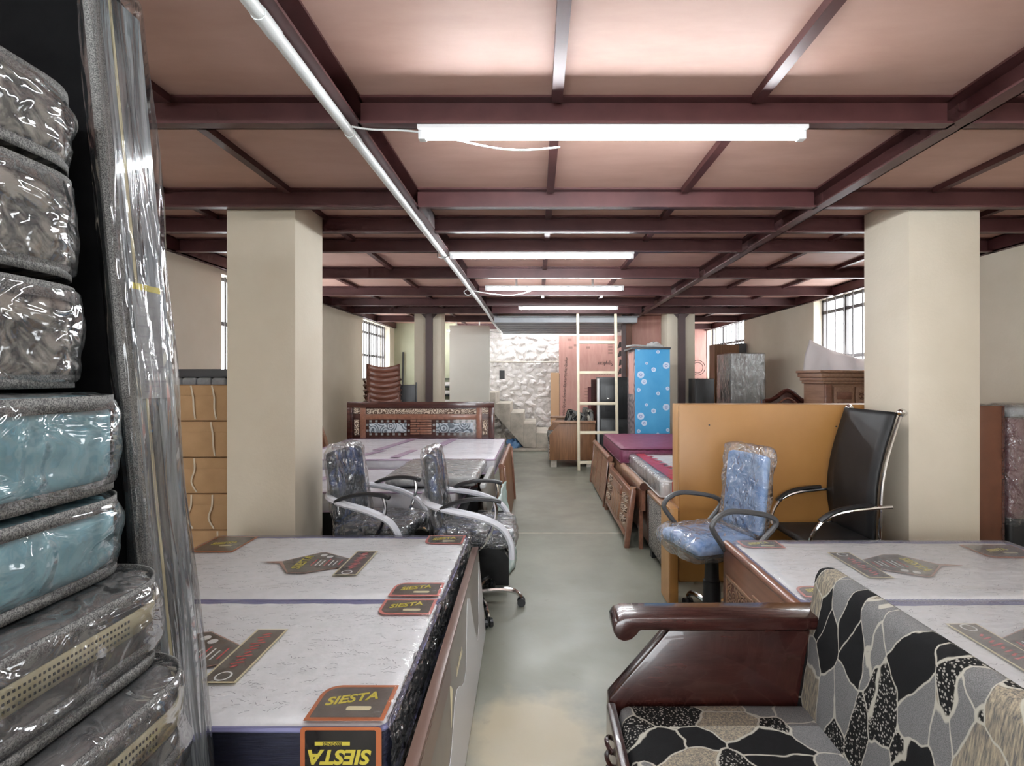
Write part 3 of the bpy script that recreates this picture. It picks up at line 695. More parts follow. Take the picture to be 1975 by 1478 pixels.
# platform and upright wrapped mattress
pl = thing('pallet', 'wooden platform carrying the upright wrapped black mattress', 'pallet', (-1.80, 1.18, 0))
for i in range(3): B(0, .95, .0+.075*i, .065+.075*i, .30, .34).obj('plank', 'vwood', pl)
for x in (.02, .44, .85): B(x, x+.08, .0, .215, 0, .30).obj('block', 'vwood', pl)
um = thing('mattress', 'tall black mattress wrapped in clear plastic, standing upright behind the left stack', 'mattress', (-.855, 1.205, .432), (0, -.094, 0))
hh, tt, ww = 2.05, .155, .90
MB().soft(-ww, 0, 0, tt, 0, hh, .045, (8, 3, 14)).obj('body', 'blackmat', um, smooth=True)
for (a, b, mt) in ((.006, .024, 'mesh'), (.025, .050, 'gfilm'), (.051, .060, 'cband'), (.061, .090, 'gfilmd'), (.091, .152, 'gfilm')):
    B(-.0005, .004, a, b, .04, hh-.04).obj('side_strip', mt, um)
MB().tube([(-.004, .002, .03), (-.004, .002, hh-.03)], .012, 8).obj('piping', 'mesh', um, smooth=True)
def fnu(p):
    return p+Vector((.014*mnoise.noise(Vector((p.y*30, p.z*3.2, 1)))+.006, .008*mnoise.noise(Vector((p.x*8, p.z*2, 4))), 0))
MB().soft(-.045, .012, -.008, tt+.01, .01, hh+.01, .02, (3, 9, 70), fn=fnu).obj('plastic_wrap', 'wraplong', um, smooth=True)
lb = B(.010, .0115, .03, .125, 1.02, 1.30).obj('paper_label', 'gfab', um)
B(.0116, .0122, .03, .125, 1.285, 1.30).obj('label_band', 'lyellow', lb)
for k in range(9): B(.0116, .0122, .04, .08+.035*((k*7) % 3)/2, 1.035+k*.012, 1.039+k*.012).obj('print_line', 'print', lb)
for k in range(4): B(.0116, .0122, .04, .10, 1.17+k*.025, 1.173+k*.025).obj('print_line', 'print', lb)
# ---------------------------------------------------------------- foreground pebble-fabric sofa
so = thing('sofa', 'wooden sofa with black and grey pebble upholstery, nearest on the right', 'sofa', (0, 0, 0))
for ya in (-.20, 1.66):
    MB().prism([(.425, .69), (.2315, .468), (.2315, .10), (.26, .06), (.94, .06), (.94, .69)], 'y', ya, ya+.055).obj('arm_panel', 'sofawood', so, bevel=.006)
    r = MB()
    prof = [(.955, .706), (.325, .704), (.315, .690), (.298, .675), (.275, .669), (.254, .677), (.243, .696), (.243, .716), (.254, .734), (.278, .742), (.32, .744), (.955, .746)]
    r.prism(prof, 'y', ya-.035, ya+.085); r.obj('arm_rail', 'sofawood', so, bevel=.008)
MB().soft(.255, .88, -.143, 1.655, .34, .466, .035, (10, 24, 2), .004, 6).obj('seat', 'stoneseat', so, smooth=True)
B(.222, .252, -.144, 1.659, .24, .462).obj('front_rail', 'sofawood', so, bevel=.008)
B(.24, .90, -.144, 1.659, .10, .335).obj('base_box', 'sofawood', so)
for k in range(6):
    B(.212, .222, -.10+k*.29, .14+k*.29, .10, .235).obj('drawer_panel', 'redwood', so, bevel=.004)
for y in (1.55, 1.25, .95, .65, .35):
    for zz in (.40, .355, .31, .27): MB().tube(cat_rom([(.222, y-.035, zz), (.211, y-.015, zz+.008), (.211, y+.015, zz+.008), (.222, y+.035, zz)], 4), .007, 6).obj('carved_ridge', 'chrome' if False else 'sofawood', so, smooth=True)
for y in (-.12, 1.58):
    for x in (.27, .84): B(x, x+.06, y, y+.06, 0, .10).obj('leg', 'sofawood', so)
bk = MB().soft(-.045, .045, -.143, 1.71, .0, .535, .044, (3, 30, 8), .003, 5)
bk.obj('backrest', 'stoneback', so, smooth=True, loc=(.865, 0, .36), rot=(0, .165, 0))
# ---------------------------------------------------------------- near right bed
rb = thing('bed', 'reddish wooden bed with carved side panel, right of the aisle', 'bed', (1.045, 1.36, 0))
B(0, .04, 0, 1.545, .06, .555).obj('side_panel', 'redwood', rb, bevel=.004)
MB().tube([(.02, -.005, .562), (.02, 1.55, .562)], .024, 10).obj('top_rail', 'redwood', rb, smooth=True)
B(.04, 1.60, 0, 1.545, .08, .36).obj('base_box', 'redwood', rb)
B(1.60, 1.64, 0, 1.545, .06, .555).obj('side_panel', 'redwood', rb, bevel=.004)
for y in (.02, 1.46):
    for x in (.005, 1.56): B(x, x+.06, y, y+.06, 0, .07).obj('leg', 'redwood', rb)
for (a, b, z0, z1, mt) in ((1.17, 1.47, .12, .40, 'carvr'), (.92, 1.12, .12, .43, 'midwood'), (.56, .86, .12, .40, 'carvr'), (.1, .5, .12, .40, 'carvr')):
    f = MB(); f.box(-.008, 0, a-.02, b+.02, z0-.02, z0); f.box(-.008, 0, a-.02, b+.02, z1, z1+.02); f.box(-.008, 0, a-.02, a, z0, z1); f.box(-.008, 0, b, b+.02, z0, z1)
    f.obj('panel_moulding', 'midwood', rb, bevel=.002); B(-.004, 0, a, b, z0, z1).obj('carved_inset', mt, rb)
    if mt == 'midwood':
        for k in range(6): B(-.009, -.004, a+.012+k*.032, a+.03+k*.032, z0+.01, z1-.01).obj('rib', 'midwood', rb)
for i, (y0, y1, lb) in enumerate(((2.14, 2.90, 'white printed mattress at the rear of the right bed'), (1.365, 2.122, 'white printed mattress behind the sofa back on the right bed'))):
    xa, xb = 1.092, 2.62
    t = mattress('mattress', lb, 'mattress', (xa, y0, .362), (xb, y1, .58), 'qwhite', 'qwhite', 'lav', .03, 'white mattresses on the right bed', 'wraphazy', .014, 11+i, 54, 30)
    H_, D_ = .218, y1-y0; zt = H_+.0085
    sprigs(t, .05, 1.45, .04, D_-.04, zt+.0002, 320, 21+i)
    diamond_label(t, .66, D_*.5, zt+.001, -1)
    corner_label(t, .02, .24, D_-.13, D_-.01, zt, 0, False, 'lpink', 'lgrey', .1, .04)
    if i == 0:
        corner_label(t, 1.20, 1.48, D_-.28, D_-.08, zt, 0, False, 'lorange', 'lgrey', .1, .04)
        corner_label(t, .02, .22, .008, .12, zt, 0, True, 'lpink', 'lgrey', .1, .04)
    # zigzag stitched piping seen along the upper edges
    for yy in (D_-.004, .004):
        mb = MB(); k = 0; x = .02
        while x < 1.5:
            for s in (1, -1):
                p0 = Vector((x, yy-s*.007, H_-.001)); p1 = Vector((x+.018, yy+s*.007, H_-.001)); mb.tube([p0, p1], .0013, 4)
            x += .018
        mb.obj('zigzag_stitch', 'lav', t)
# ---------------------------------------------------------------- chairs
def star_base(t, r=.29, hub_z=.09, wrapped=False, rot=0, top=.44, cover=False):
    MB().lathe([(.03, hub_z-.03), (.045, hub_z-.02), (.045, hub_z+.04), (.03, hub_z+.05)], seg=14).obj('hub', 'chrome', t, smooth=True)
    if cover: MB().lathe([(.055, hub_z+.03), (.05, hub_z+.18), (.043, hub_z+.185), (.04, hub_z+.30), (.02, hub_z+.305), (.02, top)], seg=14).obj('gas_lift', 'blackp', t, smooth=True)
    else: MB().lathe([(.026, hub_z+.03), (.026, hub_z+.16), (.014, hub_z+.165), (.014, top)], seg=12).obj('gas_lift', 'blackp', t, smooth=True)
    for k in range(5):
        a = rot+2*PI*k/5; c, s = math.cos(a), math.sin(a)
        lg = MB().tube(cat_rom([(c*.03, s*.03, hub_z+.02), (c*r*.5, s*r*.5, hub_z+.028), (c*r*.85, s*r*.85, hub_z+.012), (c*r, s*r, hub_z-.025)], 4), [.017]*9+[.014]*4, 8).obj('leg', 'chrome', t, smooth=True)
        cs = MB()
        for o in (-.017, .017):
            cx, cy = c*r-s*o, s*r+c*o
            ring = [(cx+c*.027*math.cos(q)-0, cy+s*.027*math.cos(q), .0285+.027*math.sin(q)) for q in [2*PI*i/12 for i in range(12)]]
            n_ = Vector((-s, c, 0))*.009
            v = [Vector(p)-n_ for p in ring]+[Vector(p)+n_ for p in ring]
            cs.add(v, [tuple(range(12)), tuple(reversed(range(12, 24)))]+[(i, 12+i, 12+(i+1) % 12, (i+1) % 12) for i in range(12)])
        cs.tube([(c*r, s*r, .03), (c*r, s*r, .07)], .008, 6)
        cs.obj('caster', 'blackp', t)
def visitor_chair(label, loc, rz, seed):
    """charcoal swivel chair, faces +x, wrapped in bags, foam-covered arm hoop, black arm pads"""
    t = thing('office_chair', label, 'chair', loc, (0, 0, rz), 'wrapped chairs behind the left bed')
    star_base(t, .30, .085, rot=.0, top=.455)
    B(-.12, .12, -.10, .10, .440, .462).obj('seat_plate', 'blackp', t, bevel=.004)
    MB().soft(-.23, .25, -.235, .235, .462, .545, .038, (8, 8, 2)).obj('seat', 'charc', t, smooth=True)
    def fs(p): return p+Vector((.010*mnoise.noise(p*13+Vector((seed, 0, 0))), .010*mnoise.noise(p*11+Vector((0, seed, 0))), .012*mnoise.noise(p*15+Vector((0, 0, seed)))))
    MB().soft(-.24, .275, -.25, .25, .448, .562, .045, (22, 22, 6), fn=fs).obj('seat_wrap', 'wrapfine', t, smooth=True)
    def bend(p): return p+Vector((.10*(p.y/.22)**2*.35-.13*(p.z-.52), 0, 0))
    MB().soft(-.265, -.205, -.215, .215, .56, 1.01, .03, (2, 10, 10), fn=bend).obj('backrest', 'charc', t, smooth=True)
    def fb(p):
        q = bend(p); taper = 1-.35*max(0, (p.z-1.0)/.08)
        return Vector((q.x, q.y*taper, q.z))+Vector((.014*mnoise.noise(q*12+Vector((seed, 0, 2))), .014*mnoise.noise(q*10+Vector((0, seed, 5))), .01*mnoise.noise(q*9)))
    MB().soft(-.285, -.185, -.235, .235, .50, 1.055, .05, (6, 18, 26), fn=fb).obj('back_wrap', 'wrapbag', t, smooth=True)
    MB().soft(-.285, -.262, -.10, .10, .42, .74, .01, (1, 4, 6)).obj('back_support', 'greyp', t, smooth=True)
    hoop = [(.235, -.25, .40), (.225, -.262, .50), (.165, -.275, .60), (.03, -.285, .665), (-.15, -.275, .705), (-.27, -.20, .725), (-.325, 0, .735), (-.27, .20, .725), (-.15, .275, .705), (.03, .285, .665), (.165, .275, .60), (.225, .262, .50), (.235, .25, .40)]
    MB().tube(cat_rom(hoop, 5), .020, 8, ry=.027).obj('arm_hoop', 'foam', t, smooth=True)
    MB().tube([(.235, -.25, .40), (.20, -.20, .43), (.10, -.10, .45)], .014, 8).obj('hoop_bracket', 'chrome', t, smooth=True)
    MB().tube([(.235, .25, .40), (.20, .20, .43), (.10, .10, .45)], .014, 8).obj('hoop_bracket', 'chrome', t, smooth=True)
    for s in (-1, 1):
        pad = cat_rom([(-.20, s*.275, .705), (-.12, s*.28, .745), (.0, s*.28, .768), (.11, s*.28, .765), (.17, s*.28, .750)], 5)
        k = len(pad); MB().tube(pad, [.008+.018*math.sin(min(1, (i+1)/k*2.2)*PI/2) for i in range(k)], 8, ry=.014).obj('arm_pad', 'blackp', t, smooth=True)
        MB().tube(cat_rom([(.13, s*.28, .752), (.14, s*.272, .68), (.11, s*.262, .57), (.05, s*.25, .47), (.0, s*.20, .445)], 5), .011, 8).obj('arm_strut', 'chrome', t, smooth=True)
    return t
visitor_chair('wrapped charcoal swivel chair standing at the aisle corner behind the left bed', (-.40, 3.385, 0), .06, 3)
visitor_chair('wrapped charcoal swivel chair beside the near left column', (-1.05, 3.52, 0), -.12, 9)
# blue wrapped chair
t = thing('office_chair', 'pale blue plastic-wrapped swivel chair with black loop arms', 'chair', (1.06, 3.14, 0), (0, 0, PI+.30))
star_base(t, .27, .09, rot=.9, top=.46, cover=True)
B(-.13, .13, -.09, .09, .455, .478).obj('seat_plate', 'blackp', t, bevel=.004)
MB().soft(-.18, .22, -.195, .195, .475, .492, .008, (4, 4, 1)).obj('seat_pan', 'blackp', t, smooth=True)
MB().soft(-.185, .235, -.20, .20, .488, .565, .036, (8, 8, 2)).obj('seat', 'bluefab', t, smooth=True)
def fs(p): return p+Vector((.012*mnoise.noise(p*13), .012*mnoise.noise(p*11+Vector((0, 4, 0))), .016*mnoise.noise(p*14+Vector((2, 0, 0)))))
MB().soft(-.20, .285, -.215, .215, .44, .60, .07, (22, 22, 6), fn=fs).obj('seat_wrap', 'wrapfine', t, smooth=True)
def bend(p): return p+Vector((.06*(p.y/.2)**2*.4-.10*(p.z-.6), 0, 0))
MB().soft(-.27, -.215, -.175, .175, .56, 1.03, .027, (2, 8, 10), fn=bend).obj('backrest', 'bluefab', t, smooth=True)
def fb(p):
    q = bend(p); return q+Vector((.016*mnoise.noise(q*12), .016*mnoise.noise(q*11+Vector((0, 0, 7))), .012*mnoise.noise(q*13+Vector((5, 0, 0)))))
MB().soft(-.295, -.19, -.195, .195, .50, 1.085, .04, (5, 16, 26), fn=fb).obj('back_wrap', 'wrapfine', t, smooth=True)
MB().soft(-.29, -.272, -.03, .03, .45, .75, .008, (1, 2, 6)).obj('back_support', 'blackp', t, smooth=True)
for s in (-1, 1):
    MB().tube(cat_rom([(.02, s*.20, .478), (.075, s*.235, .53), (.165, s*.25, .645), (.175, s*.25, .69), (.125, s*.25, .735), (.03, s*.25, .752), (-.15, s*.25, .722), (-.235, s*.25, .69), (-.25, s*.25, .655), (-.20, s*.245, .60), (-.10, s*.235, .51), (-.06, s*.20, .478)], 5), .0155, 8).obj('arm_loop', 'greyp', t, smooth=True)
# black high-back chair
t = thing('office_chair', 'tall black high-back chair with chrome frame beside the right column', 'chair', (1.93, 3.46, 0), (0, 0, PI+.02))
star_base(t, .28, .09, rot=.2, top=.42)
def side(z):                                            # profile of the sling back, x backwards as z rises
    return -.19-.10*((z-.45)/.85)+.05*math.sin((z-.45)/.85*PI*1.15)
def bfn(u, v):
    z = .46+.82*v; y = (-.272+.505*u)*(1 if v > .25 else .86+.14*v/.25); return (side(z), y, z)
MB().grid(bfn, 6, 24).obj('backrest', 'blackfab', t, smooth=True, solid=.022)
MB().soft(-.22, .25, -.225, .225, .43, .475, .02, (6, 6, 1)).obj('seat', 'blackfab', t, smooth=True)
B(-.1, .1, -.1, .1, .405, .432).obj('seat_plate', 'blackp', t)
for s in (-1, 1):
    pth = [(side(z)-.018, s*.258*(1 if z > .66 else .88+.12*(z-.46)/.2), z) for z in [1.275-.04*i for i in range(21)]]+[(.0, s*.225, .452), (.20, s*.225, .452)]
    MB().tube(pth, .011, 8).obj('frame_tube', 'chrome', t, smooth=True)
    MB().lathe([(.0, -.028), (.018, -.024), (.027, 0), (.018, .024), (.0, .028)], (side(1.275)-.018, s*.262, 1.28), 12, 'y').obj('top_knob', 'chrome', t, smooth=True)
    MB().tube(cat_rom([(-.255, s*.27, .700), (-.10, s*.275, .690), (.06, s*.275, .668), (.17, s*.272, .62), (.235, s*.262, .53), (.245, s*.24, .455)], 5), .012, 8).obj('arm_tube', 'chrome', t, smooth=True)
    pad = cat_rom([(-.12, s*.275, .712), (.02, s*.278, .697), (.12, s*.276, .668), (.195, s*.27, .615)], 5)
    MB().tube(pad, .022, 8, ry=.014).obj('arm_pad', 'blackp', t, smooth=True)
# ---------------------------------------------------------------- orange boxes, boards at the right column
o = thing('bed_box', 'large orange laminate bed box standing on edge behind the blue chair', 'bed box', (1.045, 3.80, 0))
B(0, 2.36, 0, .04, 0, 1.30).obj('panel', 'orange', o, bevel=.003); B(0, .03, .04, .19, 0, 1.30).obj('end_board', 'orangeedge', o, bevel=.003)
B(2.33, 2.36, .04, .19, 0, 1.30).obj('end_board', 'brownply', o); B(.03, 2.33, .04, .19, 1.275, 1.30).obj('top_board', 'orangeedge', o)
for (x, zz) in ((.22, 1.15), (1.15, 1.14)): MB().lathe([(.006, -.002), (.006, .001)], (x, -.001, zz), 8, 'y').obj('screw_hole', 'black_rubber', o)
o = thing('board', 'narrow upright orange laminate panel beside the blue chair', 'panel', (.866, 3.37, 0))
B(0, .055, 0, .23, 0, .645).obj('board', 'orange', o, bevel=.003); B(-.004, 0, .01, .22, .01, .635).obj('veneer', 'orangeedge', o)
o = thing('board', 'dark brown board leaning right of the near right column', 'board', (2.85, 3.37, 0))
B(0, .175, 0, .03, 0, 1.315).obj('board', 'brownply', o, bevel=.003); B(.175, .19, -.002, .032, 0, 1.315).obj('edge_strip', 'darkwood', o)
o = thing('recliner', 'maroon upholstered furniture wrapped in plastic at the right edge', 'furniture', (3.12, 3.42, 0))
MB().soft(0, .6, 0, .3, .55, 1.235, .05, (6, 4, 6)).obj('backrest', 'maroonfab', o, smooth=True); MB().soft(0, .6, .0, .32, .06, .55, .03, (6, 4, 4)).obj('base', 'blackfab', o, smooth=True)
MB().soft(-.005, .6, .0, .3, 1.235, 1.305, .03, (6, 4, 2)).obj('head_roll', 'gfab', o, smooth=True)
MB().soft(-.012, .612, -.012, .31, .50, 1.317, .05, (26, 12, 26), .012, 14, 3).obj('plastic_wrap', 'wrapfine', o, smooth=True)
for x in (.05, .5):
    for y in (.03, .24): B(x, x+.05, y, y+.05, 0, .06).obj('leg', 'blackp', o)
# ---------------------------------------------------------------- left wall: cartons and tufted headboard
for i in range(6):
    z0 = i*.242; dx = (.0, .02, -.015, .01, -.01, .0)[i]
    names = ['on the floor', 'second from the floor', 'third from the floor', 'third from the top', 'second from the top', 'on top']
    c = thing('carton', 'brown taped carton %s of the stack left of the column' % names[i], 'carton', (-2.95+dx, 3.45, z0), group='cartons stacked by the left wall')
    B(0, .92, 0, .28, .001, .238).obj('body', 'carton', c, bevel=.006)
    B(.0, .92, -.003, 0, .168, .234).obj('top_flap', 'carton', c, bevel=.001)
    for k, x in enumerate((.53, .66, .80)):
        if (i+k) % 3 == 2: continue
        pth = cat_rom([(x+.01*math.sin(i), -.004, .235), (x+.012, -.014, .16), (x+.016*math.cos(k+i), -.012, .08), (x+.02, -.004, .01)], 5)
        MB().tube(pth, .006, 6, ry=.002).obj('strap', 'tape', c, smooth=True)
o = thing('headboard', 'grey tufted headboard with dark rim behind the cartons', 'headboard', (-3.02, 3.78, 0))
B(0, 1.0, .02, .07, 0, 1.50).obj('board', 'grim', o); B(0, 1.0, -.02, .07, 1.50, 1.56).obj('rim', 'grim', o, bevel=.006)
for k in range(9): MB().soft(.015+k*.108, .12+k*.108, -.03, .02, .9, 1.498, .02, (2, 1, 6)).obj('tufted_pad', 'gfab', o, smooth=True)
# ---------------------------------------------------------------- far left beds
HY = 6.62; hx = X(670, HY); s_ = .001537; ZT = 1.188
o = thing('bed', 'bed with dark carved wooden headboard and silver inlay panels, far left', 'bed', (hx, HY, 0))
Wd = 1220*s_
def hb_box(cx0, cx1, cy0, cy1, y0, y1, mat, nm, bev=.003):
    return B((cx0-300)*s_, (cx1-300)*s_, y0, y1, ZT-(cy1-835)*s_, ZT-(cy0-835)*s_).obj(nm, mat, o, bevel=bev)
B(0, Wd, 0, .05, .08, ZT).obj('headboard', 'darkwood', o, bevel=.004)
hb_box(300, 1520, 835, 885, -.018, 0, 'darkwood', 'top_rail'); hb_box(300, 345, 885, 1140, -.018, 0, 'darkwood', 'stile'); hb_box(1475, 1520, 885, 1140, -.018, 0, 'darkwood', 'stile')
hb_box(408, 455, 885, 1140, -.012, 0, 'redwood', 'inner_stile'); hb_box(1372, 1418, 885, 1140, -.012, 0, 'redwood', 'inner_stile')
hb_box(455, 1372, 938, 983, -.012, 0, 'redwood', 'mid_rail')
hb_box(462, 1370, 893, 936, -.014, 0, 'carvp', 'carved_strip')
for a in (355, 1420): hb_box(a, a+52, 885, 935, -.014, 0, 'carvp', 'corner_inlay')
for a in (360, 1424): hb_box(a, a+40, 985, 1112, -.014, 0, 'carvp', 'carved_strip')
for a in (483, 1037):
    hb_box(a, a+310, 1012, 1090, -.016, 0, 'carvs', 'silver_inlay')
    for k in range(7):
        for (y0, y1) in ((988, 1005), (1096, 1113)): hb_box(a+2+k*48, a+20+k*48, y0, y1, -.010, 0, 'silver', 'check_block', 0)
    for yy in (1018, 1066):
        for xx in (a-26, a+318): hb_box(xx, xx+18, yy, yy+18, -.010, 0, 'silver', 'check_block', 0)
for r_ in range(6):
    cut = 900 if r_ % 2 else 872
    for (a, b) in ((826, cut), (cut+6, 1000)): hb_box(a, b, 985+r_*21, 1001+r_*21, -.016, 0, 'redwood', 'brick_slat', .002)
B(.02, Wd-.02, -1.66, 0, .10, .56).obj('base_box', 'darkwood', o, bevel=.005)
for x in (.06, Wd-.14):
    for y in (-1.6, -.12): B(x, x+.08, y, y+.08, 0, .10).obj('leg', 'darkwood', o)
def lilac_mattress(label, lo, hi, seed, stripes):
    t = mattress('mattress', label, 'mattress', lo, hi, 'lilac', 'lilac', 'lilacs', .03, 'lilac mattresses far left', 'wrapflat', .012, seed, 40, 20)
    h = hi[2]-lo[2]
    for (x0, y0, x1, y1, w_) in stripes:
        MB().prism([(x0, y0), (x0+w_, y0), (x1+w_, y1), (x1, y1)], 'z', h+.004, h+.0085).obj('printed_stripe', 'lilacs', t)
    return t
lilac_mattress('white and lilac mattress on the bed with the carved headboard', (hx+.05, 4.97, .562), (-.40, 6.60, .72), 31, [(.95, .05, 1.02, .55, .08), (1.18, .55, 1.28, 1.55, .10), (.62, .55, .78, 1.55, .09), (.55, .05, .70, .5, .08)])
o = thing('bed', 'low black bed base in front of the carved headboard bed', 'bed', (-2.3, 3.98, 0))
B(0, 1.75, .05, .92, .08, .46).obj('base_box', 'blackfab', o, bevel=.005)
for x in (.05, 1.63):
    for y in (.08, .84): B(x, x+.06, y, y+.06, 0, .08).obj('leg', 'blackp', o)
lilac_mattress('white and lilac mattress on the low black bed behind the wrapped chairs', (-2.32, 3.96, .462), (-.62, 4.94, .63), 37, [(.9, .05, 1.12, .92, .09), (.35, .05, .57, .92, .09)])
o = thing('mattress', 'grey plastic-wrapped mattress piece lying on the lilac mattress', 'mattress', (-1.175, 4.0, .653))
MB().soft(0, .70, 0, .86, 0, .075, .03, (8, 8, 2), .006, 8).obj('body', 'gwrap', o, smooth=True)
MB().soft(-.008, .71, -.008, .868, -.001, .088, .035, (24, 26, 5), .010, 13, 5).obj('plastic_wrap', 'wrapfine', o, smooth=True)
o = thing('board', 'grey wrapped board leaning against the low black bed at the aisle', 'board', (-.325, 4.02, .003), (0, -.12, 0))
B(-.03, 0, 0, .85, 0, .66).obj('panel', 'glam', o, bevel=.004)
B(-.036, .004, -.004, .854, .64, .672).obj('edge_wrap', 'gwrap', o, bevel=.004)
o = thing('board', 'brown wooden board leaning on the far left bed beside the aisle', 'board', (-.275, 4.95, .003), (0, -.07, 0))
B(-.04, 0, 0, 1.5, .0, .64).obj('panel', 'vwood', o, bevel=.004); MB().tube([(-.02, -.01, .65), (-.02, 1.51, .65)], .026, 8).obj('top_rail', 'redwood', o, smooth=True)
for y in (0, 1.42): B(.0, .02, y, y+.08, 0, .64).obj('stile', 'redwood', o, bevel=.003)
def drape(u, v):
    y = 3.78+1.0*u; b = math.sin(u*PI)**.5 if 0 < u < 1 else 0
    return (-.285+.12*v**1.4*b+.025*mnoise.noise(Vector((y*7, v*5, 2))), y, (.60-.12*abs(u-.45))*(1-v)+.012+.02*mnoise.noise(Vector((y*9, v*4, 7)))*(1-v))
tag(MB().grid(drape, 26, 18).obj('draped_sheet', 'tealcloth', smooth=True, solid=.004), 'pale teal plastic sheet draped to the floor behind the aisle chair', 'sheet')
o = thing('board', 'black panel standing behind the aisle chair at the left', 'board', (-.42, 3.735, 0))
B(0, .22, 0, .02, 0, .52).obj('panel', 'blackfab', o, bevel=.003); B(-.003, .223, -.003, .023, .52, .535).obj('top_edge', 'blackp', o)
o = thing('headboard', 'curved reddish wooden headboard leaning at the left wall', 'headboard', (-2.96, 6.3, 0))
pf = [(0, 0), (.50, 0), (.46, .45), (.38, .75), (.30, .98), (.24, 1.14), (.20, 1.24), (.0, 1.26)]
MB().prism(pf, 'y', 0, .035).obj('panel', 'redwood', o, bevel=.004)
MB().tube([(p[0]+.004, .017, p[1]) for p in pf[1:]], .022, 8).obj('moulding', 'midwood', o, smooth=True)
# ---------------------------------------------------------------- stacked brown plastic chairs
def stack_chair(label, loc, rz):
    t = thing('plastic_chair', label, 'chair', loc, (0, 0, rz), 'brown plastic chairs in the far left stack')
    def seat(u, v): x = -.21+.42*u; y = -.20+.40*v; return (x, y, .43-.018*math.cos((u-.5)*PI)*math.cos((v-.5)*PI)+.01*u)
    MB().grid(seat, 5, 5).obj('seat', 'brownplastic', t, smooth=True, solid=.012)
    def back(u, v):
        a = (u-.5)*2; y = .235*a; z = .45+.38*v+.055*a*a*v; return (-.20-.13*v+.10*a*a, y, z)
    MB().grid(back, 10, 6).obj('backrest', 'brownplastic', t, smooth=True, solid=.013)
    for s in (-1, 1):
        MB().tube(cat_rom([(-.20, s*.235, .66), (-.02, s*.27, .645), (.15, s*.26, .63), (.20, s*.235, .58)], 4), .018, 6, ry=.012).obj('armrest', 'brownplastic', t, smooth=True)
        MB().tube([(.20, s*.235, .60), (.21, s*.225, .42), (.235, s*.235, .0)], .02, 6).obj('leg', 'brownplastic', t, smooth=True)
        MB().tube([(-.20, s*.20, .44), (-.26, s*.225, .0)], .02, 6).obj('leg', 'brownplastic', t, smooth=True)
    return t
nst = 11; words = ['bottom', 'second', 'third', 'fourth', 'fifth', 'sixth', 'seventh', 'eighth', 'ninth', 'tenth', 'topmost']
sc_ = (-2.36, 8.0)
first = None
for i in range(nst):
    lb = 'brown plastic chair, %s of the far left stack' % (words[i] if i in (0, nst-1) else words[i]+' from the floor')
    if first is None: first = stack_chair(lb, (sc_[0], sc_[1], 0), PI/2+.35); first['group'] = 'brown plastic chairs in the far left stack'
    else: dup(first, (sc_[0], sc_[1]-.006*i, .082*i), (0, 0, PI/2+.35), lb)
o = thing('folding_chair', 'dark folded chair leaning right of the brown chair stack', 'chair', (X(782, 8.35), 8.35, 0), (0, 0, .2))
B(-.16, .16, 0, .03, .55, 1.38).obj('backrest', 'blackp', o, bevel=.008); B(-.16, .16, -.05, -.02, .3, .7).obj('seat', 'blackp', o, bevel=.008)
for s in (-1, 1): MB().tube([(s*.17, -.03, 0), (s*.17, .01, 1.42)], .013, 6).obj('leg', 'greyp', o, smooth=True); MB().tube([(s*.15, .05, 0), (s*.15, -.04, .75)], .012, 6).obj('leg', 'greyp', o, smooth=True)
o = thing('pole', 'thin black pole leaning on the pale green alcove wall', 'pole', (X(774, 11.2), 11.2, 0))
MB().tube([(0, 0, 0), (.03, .05, 2.05)], .02, 8).obj('shaft', 'blackp', o, smooth=True); MB().lathe([(.03, 0), (.03, .02)], seg=10).obj('foot', 'blackp', o)
o = thing('shelf', 'narrow black rack with white bundles beside the partition', 'shelf', (X(862, 11.1)-.14, 11.05, 0))
for x in (0, .22): B(x, x+.03, 0, .2, 0, 1.5).obj('upright', 'blackp', o)
for z0 in (.05, .9, 1.1, 1.28, 1.45): B(0, .25, 0, .2, z0, z0+.03).obj('shelf_board', 'blackp', o)
for z0 in (.93, 1.13, 1.31): MB().soft(.03, .22, .02, .19, z0, z0+.09, .03, (2, 2, 1)).obj('bundle', 'whitecloth', o, smooth=True)
# ---------------------------------------------------------------- far right group: beds and leaning footboards
o = thing('bed', 'wooden bed under the purple mattress, right of the aisle', 'bed', (.92, 5.48, 0))
B(0, 1.4, 0, 1.40, .08, .585).obj('base_box', 'midwood', o, bevel=.005)
for x in (.04, 1.28):
    for y in (.04, 1.3): B(x, x+.07, y, y+.07, 0, .08).obj('leg', 'midwood', o)
mattress('mattress', 'purple satin mattress with dark piping', 'mattress', (.885, 5.45, .587), (2.3, 6.90, .755), 'purple', 'purple', 'purpled', .03, None, None, .012, 41)
o = thing('bed', 'wooden bed under the white and red mattress, right of the aisle', 'bed', (.965, 4.44, 0))
B(0, 1.35, 0, .98, .06, .545).obj('base_box', 'redwood', o, bevel=.005)
B(-.02, 1.37, -.02, .0, .08, .542).obj('front_board', 'darkwood', o, bevel=.004)
for x in (.03, 1.26):
    for y in (.03, .9): B(x, x+.06, y, y+.06, 0, .06).obj('leg', 'redwood', o)
t = mattress('mattress', 'white mattress with wrapped red striped side, beside the purple one', 'mattress', (.968, 4.06, .552), (2.3, 5.43, .69), 'qwhite', 'whitecloth', 'whitecloth', .03, None, 'wrapflat', .012, 43)
MB().prism([(.09, .0), (.22, .0), (.16, 1.36), (.06, 1.36)], 'z', .1465, .1480).obj('red_stripe', 'redtrim', t)
for k in range(8): MB().prism([(.20-.01*k, .08+.15*k), (.28-.01*k, .10+.15*k), (.27-.01*k, .17+.15*k), (.19-.01*k, .15+.15*k)], 'z', .1480, .1492).obj('red_patch', 'redtrim', t)
B(.09, .23, -.008, -.004, .02, .13).obj('red_front', 'redtrim', t)
sprigs(t, .5, 1.2, .2, 1.2, .1485, 60, 77)
